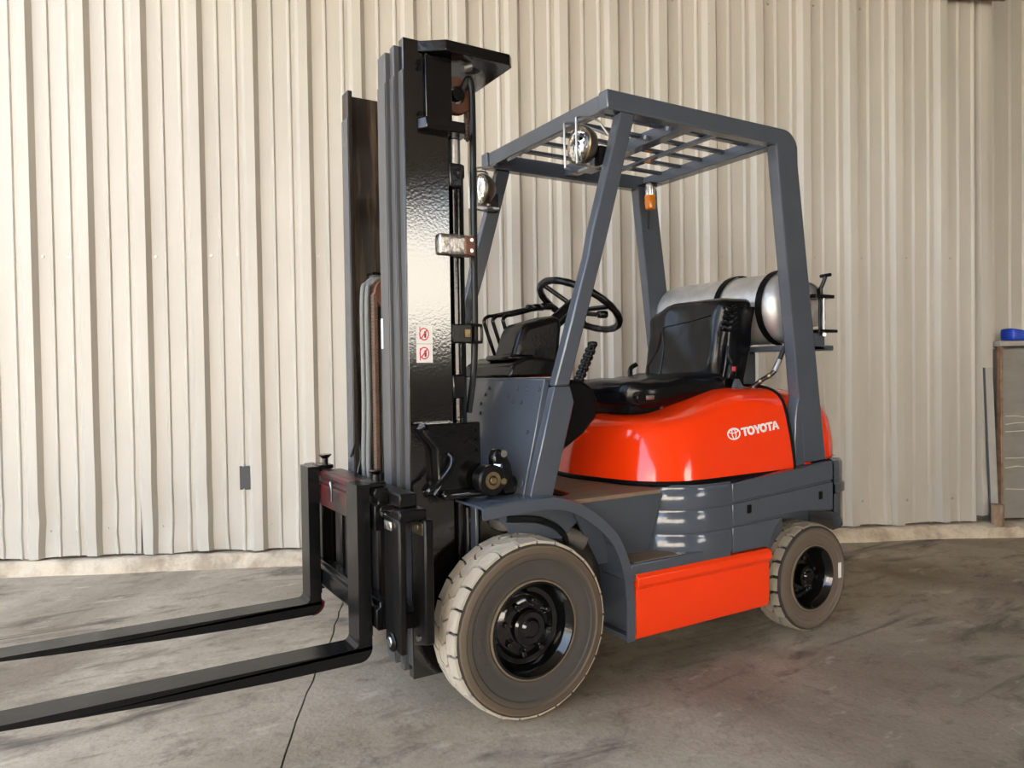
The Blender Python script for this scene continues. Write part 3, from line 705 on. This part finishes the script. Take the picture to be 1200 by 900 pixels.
# ---------------- cowl, pillars and guard
cw = MB().prism([(-.035, .692), (-.128, 1.080), (-.150, 1.080), (-.057, .692)], 'y', -.452, .4175).build('front_cowl', K['grey'], F, bevel=.003)
MB().box(-.215, -.126, -.452, .4175, 1.068, 1.082).build('cowl_top', K['grey'], cw, bevel=.003)
def cowlpt(y, z): return Vector((-.035-(z-.692)*(.093/.388)+.001, y, z))
for (y, z) in ((.255, 1.045), (.315, 1.045), (.398, 1.045), (.205, 1.018), (.245, 1.0), (.30, .998), (.375, .90), (.03, 1.02), (.01, .985), (.02, .95), (.05, 1.045)):
    p = cowlpt(y, z); MB().cyl(p, p+Vector((.006, 0, .0015)), .007, 8).build('cowl_bolt', K['grey'], cw)
MB().cyl(cowlpt(.395, .735), cowlpt(.395, .735)+Vector((.006, 0, .001)), .016, 14).build('cowl_washer', K['grey'], cw, bevel=.002)

og = empty('overhead_guard', (-.9, 0, .69), F)
for sg in (1, -1):
    s = lambda a, b_: (min(sg*a, sg*b_), max(sg*a, sg*b_))
    MB().prism([(-.037, .690), (-.141, 1.055), (-.204, 1.055), (-.221, 1.002), (-.128, .690)], 'y', *s(.418, .4575)).build('front_pillar_base', K['grey'], og, bevel=.004)
    MB().prism([(-.144, 1.056), (-.290, 1.500), (-.310, 1.588), (-.441, 2.018), (-.507, 2.018), (-.381, 1.594), (-.350, 1.500), (-.203, 1.056)], 'y', *s(.412, .4545)).build('front_pillar', K['grey'], og, bevel=.006)
    MB().prism([(-.379, 2.0185), (-1.255, 2.0185), (-1.415, .700), (-1.557, .700), (-1.388, 1.95)] + arc(-1.302, 2.0, .087, 175, 90, 8)[1:] + [(-.379, 2.087)], 'y', *s(.402, .4565)).build('side_beam', K['grey'], og, bevel=.006)
    MB().prism([(-1.362, .690), (-1.357, .80), (-1.360, .88), (-1.370, .935), (-1.384, .985), (-1.40, .985), (-1.416, .690)], 'y', *s(.404, .4555)).build('pillar_gusset', K['grey'], og, bevel=.004)
    for (x, z, dd) in ((-.40, 2.04, 0),): MB().cyl((x, sg*.456, z), (x, sg*.459, z), .006, 8).build('beam_bolt', K['grey'], og)
MB().box(-.425, -.388, -.401, .401, 2.022, 2.084).build('front_bar', K['grey'], og, bevel=.005)
MB().box(-1.350, -1.285, -.401, .401, 2.030, 2.080).build('rear_bar', K['grey'], og, bevel=.005)
MB().prism([(-.80, 2.030), (-.86, 2.030), (-.86, 2.038), (-.808, 2.038), (-.808, 2.080), (-.80, 2.080)], 'y', -.401, .401).build('cross_bar', K['grey'], og, bevel=.002)
MB().box(-1.055, -1.020, -.401, .401, 2.052, 2.064).build('cross_bar', K['grey'], og, bevel=.002)
for y in (-.27, -.135, 0, .135, .27):
    MB().box(-1.284, -.426, y-.015, y+.015, 2.0645, 2.078).build('guard_slat', K['grey'], og, bevel=.003)
for (x, y) in ((-.79, .20), (-.79, .33)):
    MB().cyl((x, y, 2.045), (x+.016, y, 2.045), .009, 8).build('guard_bolt', K['steel'], og)

def headlamp(sg):
    L_ = empty('head_lamp', (-.352, sg*.365, 1.905), F)
    c = (0, sg*.365, 1.905); x0 = -.385
    MB().lathe([(x0-.005, .0005), (x0, .030), (x0+.022, .058), (x0+.045, .068), (x0+.062, .070), (x0+.066, .066), (x0+.060, .060), (x0+.035, .045), (x0+.02, .0005)], (0, c[1], c[2]), 'x', 32).build('lamp_shell', K['lampbody'], L_, smooth=40)
    MB().lathe([(x0+.048, .062), (x0+.025, .04), (x0+.022, .0005)], (0, c[1], c[2]), 'x', 28).build('reflector', K['chrome'], L_)
    ln_ = MB().lathe([(x0+.056, .063), (x0+.063, .059), (x0+.068, .055), (x0+.072, .045), (x0+.074, .035), (x0+.0755, .024), (x0+.0762, .012), (x0+.0764, .0005), (x0+.072, .0005), (x0+.070, .034), (x0+.064, .054), (x0+.052, .0625)], (0, c[1], c[2]), 'x', 64)
    ln_.v = [(v[0]+.0022*sin(2*pi*(v[1]-c[1])/.018), v[1], v[2]) for v in ln_.v]
    ln_.build('lens', K['lens'], L_, smooth=60)
    for dy in (-.032, .040):
        y = c[1]+dy
        pts = [(-.405, y*.0+sg*.43, 1.935), (-.375, y, 1.99), (-.325, y, 1.992), (-.288, y, 1.985), (-.282, y, 1.97), (-.284, y, 1.84), (-.292, y, 1.828), (-.36, y, 1.822), (-.39, sg*.42, 1.83)]
        MB().tube(smoothpath(pts, 3), .0042, 8).build('wire_guard', K['steel'], L_)
    MB().box(-.40, -.34, min(c[1]-.03, c[1]+.03), max(c[1]-.03, c[1]+.03), 1.820, 1.828).build('lamp_bracket', K['steel'], L_)
    MB().cyl((-.36, c[1], 1.828), (-.36, c[1], 1.845), .010, 10).build('bracket_screw', K['steel'], L_)
    MB().box(-.425, -.375, min(sg*.385, sg*.415), max(sg*.385, sg*.415), 1.82, 1.90).build('lamp_mount', K['blackmatt'], L_)
headlamp(1); headlamp(-1)
MB().tube([(-.29, -.40, 1.66), (-.30, -.36, 1.66), (-.30, -.36, 1.695)], .004, 8).build('wire_clip', K['steel'], og)
bc = empty('beacon', (-1.29, -.345, 1.90), F)
MB().lathe([(1.978, .0005), (1.978, .024), (2.022, .028), (2.028, .028), (2.028, .0005)], (-1.285, -.345, 0), 'z', 24).build('beacon_cap', K['chrome'], bc)
MB().lathe([(1.906, .0005), (1.907, .020), (1.912, .025), (1.940, .027), (1.945, .0285), (1.950, .027), (1.977, .0275), (1.977, .0005)], (-1.285, -.345, 0), 'z', 24).build('beacon_lens', K['amber'], bc, smooth=40)
MB().box(-1.325, -1.245, -.390, -.300, 2.0285, 2.034).build('beacon_bracket', K['black'], bc)
MB().tube([(-1.31, -.40, 2.02), (-1.318, -.402, 1.92), (-1.318, -.402, 1.82)], .007, 8).build('beacon_cable', K['hose'], bc)

# ---------------- driver's controls
cs = MB().prism([(-.150, 1.083), (-.172, 1.135), (-.235, 1.160), (-.40, 1.15), (-.41, 1.083)], 'y', -.24, .14).build('console', K['plastic'], F, bevel=.012)
MB().soft(-.30, -.18, -.10, .10, 1.145, 1.172, .02, 5).build('console_bulge', K['plastic'], cs, merge=True)
co = MB().prism([(-.205, 1.150), (-.250, 1.275), (-.275, 1.292), (-.405, 1.325), (-.445, 1.315), (-.420, 1.10), (-.33, 1.10)], 'y', -.085, .085).build('column_cover', K['plastic'], F, bevel=.028, seg=4)
MB().cyl((-.395, .03, 1.27), (-.535, .03, 1.375), .030, 18).build('steering_shaft', K['plastic'], F)
MB().tube(smoothpath([(-.50, .06, 1.34), (-.54, .13, 1.33), (-.56, .165, 1.325)], 4), .009, 10).build('direction_lever', K['plastic'], F)
MB().soft(-.59, -.545, .155, .19, 1.31, 1.342, .012, 4).build('lever_knob', K['plastic'], F, merge=True)
# steering wheel
sa = radians(32); cS = Vector((-.560, .03, 1.372)); rS = .178
ex = Vector((cos(sa), 0, sin(sa))); ey = Vector((0, 1, 0)); en = ex.cross(ey)
ring = MB(); nseg = 64; pts = []
for i in range(nseg):
    a = 2*pi*i/nseg; pts.append(cS + rS*(cos(a)*ex + sin(a)*ey))
vs = []; fs = []; nn = 10
for i, p in enumerate(pts):
    a = 2*pi*i/nseg; rad = cos(a)*ex+sin(a)*ey
    rr_ = .0145*(1+.07*(1 if i % 3 == 0 else 0))
    vs += [p + rr_*(cos(2*pi*k/nn)*rad + sin(2*pi*k/nn)*en) for k in range(nn)]
for i in range(nseg):
    j = (i+1) % nseg; fs += [(i*nn+k, i*nn+(k+1) % nn, j*nn+(k+1) % nn, j*nn+k) for k in range(nn)]
sw = ring.add(vs, fs).build('steering_wheel', K['plastic'], F, smooth=60)
hubc = cS - en*(-.0) - Vector((.0, 0, .03))
MB().tube([hubc - Vector((-.02, 0, .02)), hubc + Vector((-.012, 0, .02))], .036, 20).build('wheel_hub', K['plastic'], sw, bevel=.005)
for a in (radians(100), radians(220), radians(340)):
    MB().tube(smoothpath([hubc, hubc*.5+(cS+.5*rS*(cos(a)*ex+sin(a)*ey))*.5, cS + rS*.97*(cos(a)*ex+sin(a)*ey)], 3), .010, 8).build('spoke', K['plastic'], sw)
pk = cS + rS*.98*(cos(radians(150))*ex+sin(radians(150))*ey)
# hydraulic levers
for i, y in enumerate((-.185, -.150, -.105)):
    dx = -.022*i
    lv = MB().tube(smoothpath([(-.305+dx, y, 1.10), (-.285+dx, y, 1.16), (-.238+dx, y, 1.29), (-.232+dx, y, 1.318), (-.250+dx, y, 1.334), (-.285+dx, y, 1.340), (-.44+dx*.5, y, 1.372)], 5), .0078, 10).build('control_lever', K['black'], F)
    MB().soft(-.50+dx*.5, -.435+dx*.5, y-.014, y+.014, 1.362, 1.392, .013, 4).build('lever_knob', K['plastic'], lv, merge=True)
# parking brake
pb = MB().tube([(-.345, .30, 1.05), (-.42, .30, 1.20)], .016, 12).build('parking_brake_lever', K['plastic'], F)
for i in range(6):
    t = .15+.14*i; p = Vector((-.345-.075*t, .30, 1.05+.15*t)); d = Vector((-.075, 0, .15)).normalized()
    MB().tube([p-d*.007, p+d*.007], .0205, 12).build('grip_ring', K['plastic'], pb, bevel=.003)
MB().soft(-.435, -.405, .28, .32, 1.19, 1.215, .012, 4).build('release_knob', K['plastic'], pb, merge=True)
MB().prism([(-.150, 1.075), (-.300, 1.075), (-.352, 1.045), (-.372, 1.000), (-.362, .935), (-.31, .885), (-.22, .83), (-.10, .80)], 'y', .20, .395).build('kick_panel', K['gasket'], F, bevel=.015)

# ---------------- floor plate, step, skirts
fp = MB().prism([(-.06, .455), (-.608, .455), (-.608, -.45), (-.06, -.45)], 'z', .652, .667).build('floor_plate', K['floorplate'], F, bevel=.002)
MB().add([(-.20, .453, .652), (-.612, .453, .652), (-.612, .372, .405), (-.38, .372, .405), (-.20, .443, .652), (-.612, .443, .652), (-.612, .362, .405), (-.38, .362, .405)],
         [(0, 1, 2, 3), (7, 6, 5, 4), (0, 4, 5, 1), (1, 5, 6, 2), (2, 6, 7, 3), (3, 7, 4, 0)]).build('step_panel', K['grey'], F)
stp = MB().box(-.926, -.425, .33, .498, .360, .424).build('step', K['grey'], F, bevel=.006)
MB().box(-.66, -.45, .372, .487, .424, .4265).build('step_tread', K['floorplate'], stp)
rp = [(.4985, .386), (.513, .374), (.514, .348), (.4995, .330), (.4975, .172), (.488, .152), (.470, .148), (.466, .16), (.476, .18), (.476, .386)]
MB().prism(rp, 'x', -1.138, -.447).build('side_skirt', K['redmatt'], F, bevel=.002)
MB().prism([(-y, z) for y, z in rp], 'x', -1.138, -.446).build('side_skirt', K['redmatt'], F, bevel=.002)

# rounded corner panels with proud horizontal bands
def bandpath(sg, inset=0):
    pts = [(-.605, .34), (-.617, .385), (-.621, .396)] + arc(-.83, .243, .26, 37, 90, 14) + [(-.925, .503)]
    cx, cy = -.8, .3
    return [(x-inset*(.6 if x > -.76 else 0), sg*(y-inset)) for x, y in pts]
def bands(sg):
    cp = empty('corner_panel', (-.75, sg*.47, .40), F)
    MB().loft([[(x, y, z) for x, y in bandpath(sg, .007)] for z in (.398, .672)]).build('corner_backing', K['grey'], cp)
    for z0, z1 in ((.404, .4925), (.4965, .5825), (.5875, .668)):
        base = bandpath(sg); inn = bandpath(sg, .009)
        rings = [[(x, y, z0) for x, y in inn], [(x, y, z0) for x, y in bandpath(sg, .002)], [(x, y, z0+.006) for x, y in base], [(x, y, z1-.022) for x, y in base], [(x, y, z1-.016) for x, y in bandpath(sg, .004)], [(x, y, z1-.003) for x, y in bandpath(sg, .004)], [(x, y, z1) for x, y in inn]]
        MB().loft(rings).build('corner_band', K['grey'], cp, smooth=50)
bands(1); bands(-1)

def topz(x): return .662 + (.704-.662)*max(0, min(1, (-.93-x)/.61))
def sidepanel(sg):
    sp = empty('side_panel', (-1.23, sg*.49, .40), F)
    s = lambda a, b_: (min(sg*a, sg*b_), max(sg*a, sg*b_))
    X0, X1 = -.930, -1.538
    arch = [(-1.142, .392)] + [(-1.150, .425), (-1.170, .458), (-1.205, .487), (-1.26, .507), (-1.33, .514)]
    MB().prism([(X0, .392), (-1.142, .392), (-1.150, .425), (-1.170, .458), (-1.205, .487), (-1.26, .505), (-1.33, .512), (X1, .492), (X1, topz(X1)), (X0, topz(X0))], 'y', *s(.472, .494)).build('panel_backing', K['grey'], sp)
    sl_ = lambda z, x: z + (-.93-x)*.06
    def poly(za, zb): return [(X0, sl_(za, X0)), (X1, sl_(za, X1)), (X1, min(sl_(zb, X1), topz(X1))), (X0, sl_(zb, X0))]
    MB().prism([(X0, .395), (-1.140, .395), (-1.150, .425), (-1.170, .458), (-1.205, .489), (-1.225, .5005), (X0, .492)], 'y', *s(.4935, .5025)).build('side_band', K['grey'], sp, bevel=.003)
    MB().prism([(X0, .497), (-1.235, .5095), (-1.33, .514), (X1, .497), (X1, .616), (X0, .582)], 'y', *s(.4935, .5025)).build('side_band', K['grey'], sp, bevel=.003)
    MB().prism([(X0, .589), (X1, .623), (X1, .703), (X0, .662)], 'y', *s(.4935, .5025)).build('side_band', K['grey'], sp, bevel=.003)
    for (x, z) in ((-1.02, .555), (-1.455, .565)):
        MB().soft(x-.012, x+.012, *s(.500, .507), z-.017, z+.017, .004, 4).build('panel_latch', K['gasket'], sp, merge=True)
sidepanel(1); sidepanel(-1)

# counterweight, grey
def rrect(x0, x1, hw, r, n=8):
    """open at the front (x0), rounded at the rear corners (x1)"""
    return [(x0, hw)] + arc(x1+r, hw-r, r, 90, 180, n) + arc(x1+r, -hw+r, r, 180, 270, n) + [(x0, -hw)]
rg = []
for z, ins in ((.375, .03), (.39, .008), (.41, 0), (.56, 0), (.567, -.006), (.60, -.006), (.607, 0), (.69, 0), (.704, .006), (.712, .02)):
    rg.append([(x + (ins if x < -1.6 else 0), y*(1-ins/.5), z - (.0 if True else 0)) for x, y in rrect(-1.545, -1.735, .502, .19)])
def liftfront(p):     # wheel clearance: underside rises towards the front edge
    x, y, z = p; k = sst(-1.66, -1.56, x); return (x, y, z + max(0, (.49-z))*k*.95)
MB().loft([[liftfront(p) for p in r] for r in rg], capa=True, capb=True).build('counterweight', K['grey'], F, smooth=40)

# ---------------- hood
YS = .462
def hood_top(x): return .930 + .094*sst(-.72, -1.16, x) if False else .930 + .094*(1-sst(-1.16, -.72, x))
INS = [(0, 0), (.003, .06), (.008, .18), (.020, .39), (.032, .54), (.041, .66), (.052, .76), (.062, .83), (.082, .895), (.106, .94), (.14, .972), (.174, .99), (.221, 1.0), (.30, 1.0), (.40, 1.0)]
def inset(h):
    for (a, b_), (c, d) in zip(INS, INS[1:]):
        if h <= d: return a + (c-a)*(h-b_)/(d-b_)
    return INS[-1][0]
half = [(-1.34, YS), (-1.25, YS), (-1.15, YS), (-1.05, YS), (-.95, YS), (-.88, YS), (-.83, YS)] + arc(-.80, YS-.25, .25, 90, 18, 14) + [(-.545, .21), (-.522, .12), (-.508, .04)]
plan = half + [(x, -y) for x, y in half[::-1]]
ZB = .682
rings = []
for (i, h) in INS:
    row = []
    for (x, y) in plan:
        yy = y*(1-i/YS); xx = -1.34 + (x+1.34)*(1-1.0*i/.84)
        row.append((xx, yy, ZB + (hood_top(xx)-ZB)*h))
    rings.append(row)
hd = MB().loft(rings, capb=True)
hood = hd.build('hood', K['red'], F, smooth=50)
# rubber seal along the bottom and the rear edge
low = [(x-.001 if x > -.6 else x, y*1.002, ZB-.008) for x, y in plan]
MB().tube(low, .011, 8).build('hood_seal', K['gasket'], F)
sec = []
for (i, h) in INS: sec.append((-1.346, YS-i-.002, ZB+(hood_top(-1.34)-ZB)*h+.001))
sec += [(p[0], -p[1], p[2]) for p in sec[::-1]]
MB().tube(sec, .009, 8).build('rear_seal', K['gasket'], F)
# red cover between hood and rear pillars, then the rounded counterweight top
rr2 = []
for x in (-1.352, -1.47):
    rr2.append([(x, (YS-i-.012)*sg, ZB+(hood_top(-1.34)-ZB)*h-.008) for sg, tab in ((1, INS), (-1, INS[::-1])) for (i, h) in tab])
MB().loft(rr2, capb=True).build('hood_rear_strip', K['red'], F, smooth=50)
rg = []
for z, ins in ((.705, 0), (.80, .004), (.88, .016), (.935, .034), (.965, .055), (.985, .08), (.995, .11), (1.0, .15), (1.0, .25)):
    rg.append([(x + (ins*1.0 if x < -1.55 else 0), y*(1-ins/.45), z) for x, y in rrect(-1.47, -1.752, .450, .20)])
MB().loft(rg, capb=True, capa=True).build('counterweight_cover', K['red'], F, smooth=50)

# lettering and emblem on the hood side
def onhood(u, v, lift=.0016):
    x = -.980 - u; z = .842 + .085*u + v
    h = (z-ZB)/(hood_top(x)-ZB); return Vector((x, YS-inset(h)+lift, z))
def decal(name, polys):
    b = MB()
    for poly in polys:
        n = len(poly); top = [onhood(*p) for p in poly]; bot = [onhood(p[0], p[1], .0004) for p in poly]
        b.add(top+bot, [tuple(range(n))] + [(i, i+n, (i+1) % n+n, (i+1) % n) for i in range(n)])
    return b.build(name, K['letter'], hood, smooth=20)
def ring2(cx, cy, a, b_, t, t2_, n=28):
    out = []
    for i in range(n):
        u0, u1 = 2*pi*i/n, 2*pi*(i+1)/n
        out.append([(cx+a*cos(u0), cy+b_*sin(u0)), (cx+a*cos(u1), cy+b_*sin(u1)), (cx+(a-t)*cos(u1), cy+(b_-t2_)*sin(u1)), (cx+(a-t)*cos(u0), cy+(b_-t2_)*sin(u0))])
    return out
EC = .036
decal('emblem', ring2(EC, .0, .036, .0235, .0062, .0046) + ring2(EC, .0095, .026, .0085, .0050, .0036) + ring2(EC, -.0005, .0125, .0220, .0046, .0040))
Hh = .034; S_ = .0085
def T(u): return [[(u, .5*Hh), (u+.040, .5*Hh), (u+.040, .5*Hh-S_*.9), (u, .5*Hh-S_*.9)], [(u+.0145, .5*Hh-S_*.9), (u+.0255, .5*Hh-S_*.9), (u+.0255, -.5*Hh), (u+.0145, -.5*Hh)]]
def O(u): return ring2(u+.021, 0, .0215, .5*Hh+.0008, .0112, .0085)
def Y(u): return [[(u, .5*Hh), (u+.0125, .5*Hh), (u+.0205, .003), (u+.0150, -.004)], [(u+.041, .5*Hh), (u+.0285, .5*Hh), (u+.0205, .003), (u+.026, -.004)][::-1], [(u+.015, -.004), (u+.0205, .003), (u+.026, -.004), (u+.026, -.5*Hh), (u+.015, -.5*Hh)]]
def A(u): return [[(u, -.5*Hh), (u+.0118, -.5*Hh), (u+.0215, .3*Hh), (u+.0155, .5*Hh)], [(u+.043, -.5*Hh), (u+.0312, -.5*Hh), (u+.0215, .3*Hh), (u+.0275, .5*Hh)][::-1], [(u+.0155, .5*Hh), (u+.0275, .5*Hh), (u+.0215, .3*Hh)], [(u+.0115, -.24*Hh), (u+.0315, -.24*Hh), (u+.029, -.04*Hh), (u+.014, -.04*Hh)]]
u = .078
for fn, adv in ((T, .0345), (O, .0395), (Y, .035), (O, .0400), (T, .0340), (A, .04)):
    decal('letter', fn(u)); u += adv

# ---------------- seat
st_ = empty('driver_seat', (-.95, 0, .95), F)
def cush(q):
    x, y, z = q
    f = sst(-.80, -.62, x)
    y2 = y*(1-.22*f*f) if y < 0.05 else y*(1-.10*f*f)
    zz = z + .030*sst(-.75, -1.20, x) if False else z + .025*(1-sst(-1.2, -.75, x))
    zz += .010*noise.noise(Vector((x*9, y*9, 2))) + .008*noise.noise(Vector((x*24, y*5, 7)))
    return (x - .05*f*abs(y/.25)**2, y2, zz)
MB().soft(-1.19, -.615, -.235, .255, .948, 1.064, .048, 16, cush).build('seat_cushion', K['vinyl'], st_, merge=True, smooth=60)
def back(q):
    x, y, z = q
    k = (z-1.08)/.33
    x2 = x - .05*k + .018*noise.noise(Vector((y*7, z*7, 1))) + .010*noise.noise(Vector((y*16, z*9, 4)))
    zz = z - .055*sst(-.06, -.22, y)*max(0, k) if False else z - .050*(1-sst(-.23, -.06, y))*max(0, k)
    yy = y*(1+.05*k) + .008*noise.noise(Vector((x*9, z*9, 5)))
    return (x2, yy, zz)
MB().soft(-1.318, -1.110, -.225, .240, 1.045, 1.412, .045, 18, back).build('backrest', K['vinyl'], st_, merge=True, smooth=60)
# stitched seams on the backrest and the ruched corner patch
for pts in ([(-.09, 1.06+.03*i) for i in range(9)], [(-.09+.03*i, 1.30+.004*i) for i in range(10)], [(-.09-.012*i, 1.30-.022*i) for i in range(9)]):
    MB().tube([back((-1.1085, y, z)) for y, z in pts], .0035, 6).build('seam', K['vinyl'], st_)
def flap(q):
    x, y, z = q
    return (x - .05*(z-1.08)/.33 + .010*noise.noise(Vector((z*9, 1, 3))), y + .010*noise.noise(Vector((x*14, z*8, 6))) - .02*(1-sst(1.0, 1.2, z)), z)
MB().soft(-1.305, -1.165, .232, .256, .985, 1.375, .010, 14, flap).build('side_drape', K['vinyl'], st_, merge=True, smooth=60)
for i in range(5):
    MB().tube(smoothpath([(-1.175+.006*i, .238+.004*i, 1.375-.024*i), (-1.195, .252, 1.365-.024*i), (-1.235, .250, 1.372-.022*i)], 4), .009, 8).build('ruched_fold', K['vinyl'], st_)
MB().soft(-.90, -.66, -.18, .22, .925, .968, .012, 6).build('seat_base', K['gasket'], st_, merge=True)
MB().soft(-1.12, -.86, -.18, .22, .945, .985, .012, 6).build('seat_base', K['gasket'], st_, merge=True)
MB().cyl((-.685, .245, .995), (-.685, .268, .995), .024, 14).build('adjuster_knob', K['plastic'], st_, bevel=.004)
MB().soft(-.755, -.70, .250, .264, .985, 1.003, .005, 4).build('adjuster_lever', K['steel'], st_, merge=True)
MB().cyl((-.80, .246, .952), (-.80, .256, .952), .006, 8).build('slider_bolt', K['chrome'], st_)
bk = MB().prism([(-1.17, .985), (-1.24, .985), (-1.255, 1.02), (-1.225, 1.06), (-1.205, 1.06)], 'y', .262, .276).build('hinge_plate', K['grey'], st_, bevel=.004)
MB().cyl((-1.225, .276, 1.015), (-1.225, .283, 1.015), .022, 16).build('hinge_disc', K['grey'], st_, bevel=.003)
MB().soft(-1.195, -1.150, .262, .285, 1.060, 1.125, .008, 4, fn=lambda q: (q[0]-.5*(q[2]-1.06)*.5, q[1], q[2])).build('belt_buckle', K['plastic'], st_, merge=True)
MB().box(-1.190, -1.172, .284, .2875, 1.092, 1.112).build('buckle_button', K['signred'], st_, bevel=.001)
MB().tube(smoothpath([(-1.185, .258, 1.20), (-1.175, .262, 1.16), (-1.185, .268, 1.12)], 4), .008, 8).build('seat_belt', K['plastic'], st_)
MB().tube(smoothpath([(-1.05, -.235, 1.07), (-1.07, -.255, 1.11), (-1.10, -.245, 1.13)], 4), .012, 8).build('belt_stalk', K['plastic'], st_)

# ---------------- gas cylinder bracket and cylinder
br = empty('cylinder_cradle', (-1.52, 0, 1.02), F)
MB().box(-1.66, -1.40, -.38, .425, 1.175, 1.200).build('cradle_tray', K['grey'], br, bevel=.006)
MB().box(-1.58, -1.50, -.06, .06, .99, 1.175).build('cradle_post', K['grey'], br, bevel=.006)
MB().cyl((-1.53, .0, .985), (-1.53, 0, 1.0), .12, 24).build('cradle_foot', K['grey'], br, bevel=.003)
def strap(y):
    pts = [Vector((-1.52+.166*cos(radians(a)), y, 1.372+.166*sin(radians(a)))) for a in range(-80, 261, 10)]
    b = MB(); vs = []; fs = []
    for p in pts:
        r = (p-Vector((-1.52, y, 1.372))).normalized()
        vs += [p+Vector((0, -.016, 0)), p+Vector((0, .016, 0)), p+Vector((0, .016, 0))+r*.005, p+Vector((0, -.016, 0))+r*.005]
    for i in range(len(pts)-1):
        k = 4*i; fs += [(k+j, k+(j+1) % 4, k+4+(j+1) % 4, k+4+j) for j in range(4)]
    b.add(vs, fs).build('cradle_strap', K['gasket'], br, smooth=40)
strap(.02); strap(.270)
MB().prism([(-1.60, 1.175), (-1.60, 1.245), (-1.57, 1.262), (-1.50, 1.262), (-1.47, 1.175)], 'y', .405, .425).build('cradle_end', K['grey'], br, bevel=.006)
MB().box(-1.625, -1.50, .36, .455, 1.402, 1.418).build('clamp_plate', K['plastic'], br, bevel=.003)
MB().box(-1.625, -1.50, .36, .470, 1.252, 1.266).build('clamp_plate', K['plastic'], br, bevel=.003)
MB().cyl((-1.565, .425, 1.24), (-1.565, .425, 1.44), .0075, 10).build('clamp_rod', K['plastic'], br)
MB().cyl((-1.565, .445, 1.262), (-1.565, .445, 1.405), .0055, 10).build('clamp_rod', K['chrome'], br)
MB().cyl((-1.565, .425, 1.418), (-1.565, .425, 1.445), .014, 6).build('clamp_nut', K['plastic'], br)
MB().tube(smoothpath([(-1.565, .425, 1.44), (-1.568, .438, 1.465), (-1.575, .445, 1.495)], 3), .009, 8).build('clamp_handle', K['plastic'], br)
MB().cyl((-1.577, .420, 1.500), (-1.577, .470, 1.502), .008, 8).build('handle_bar', K['plastic'], br)
MB().cyl((-1.565, .445, 1.238), (-1.565, .445, 1.252), .010, 8).build('clamp_nut', K['chrome'], br)

T_ = empty('gas_cylinder', (-1.52, 0, 1.201))
cyl = []
for i in range(9):
    a = radians(90*i/8); cyl.append((-.445+.085*(1-sin(a)) if False else -.375-.085*cos(a), .165*sin(a) if i else .0005))
body = [(-.46, .0005)] + [(-.375-.085*cos(radians(11.25*i)), max(.0005, .160*sin(radians(11.25*i))**.75)) for i in range(1, 9)] + [(-.02, .160), (-.018, .1625), (.012, .1625), (.014, .160), (.285, .160)] + [(.285+.085*sin(radians(11.25*i)), max(.0005, .160*cos(radians(11.25*i))**.75)) for i in range(1, 9)]
MB().lathe(body, (-1.52, 0, 1.372), 'y', 48).build('tank_body', K['tank'], T_, smooth=40)
# protective collar with a handle gap, and the valve
b = MB(); rings = []
for i in range(25):
    a = radians(-150+300*i/24); r_ = .100
    rings.append([(-1.52+(r_+dr)*sin(a), y, 1.372+(r_+dr)*cos(a)) for dr, y in ((0, .33), (0, .402), (.004, .402), (.004, .33))])
b.loft(rings, closed=True, capa=True, capb=True).build('tank_collar', K['tank'], T_, smooth=40)
vl = MB().cyl((-1.52, .362, 1.372), (-1.52, .385, 1.372), .018, 12).build('tank_valve', K['brass'], T_)
MB().lathe([(.383, .0005), (.385, .028), (.395, .028), (.397, .0005)], (-1.52, 0, 1.372), 'y', 16).build('valve_wheel', K['signred'], T_)
tag(T_, 'silver gas cylinder strapped on its side behind the driver seat', 'gas cylinder')
ghose = smoothpath([(-1.50, .39, 1.372), (-1.44, .41, 1.30), (-1.40, .36, 1.17), (-1.365, .345, 1.09), (-1.335, .30, 1.05), (-1.31, .26, 1.015)], 6)
gh = MB().tube(ghose, .010, 10).build('gas_hose', K['hose'], F)
MB().tube([ghose[14], ghose[18]], .0125, 10).build('hose_ferrule', K['steel'], gh)
for i in (20, 24): MB().tube([ghose[i], ghose[i+1]], .0125, 10).build('hose_ferrule', K['brass'], gh)

for o in bpy.data.objects:
    if 'wl' in o: del o['wl']
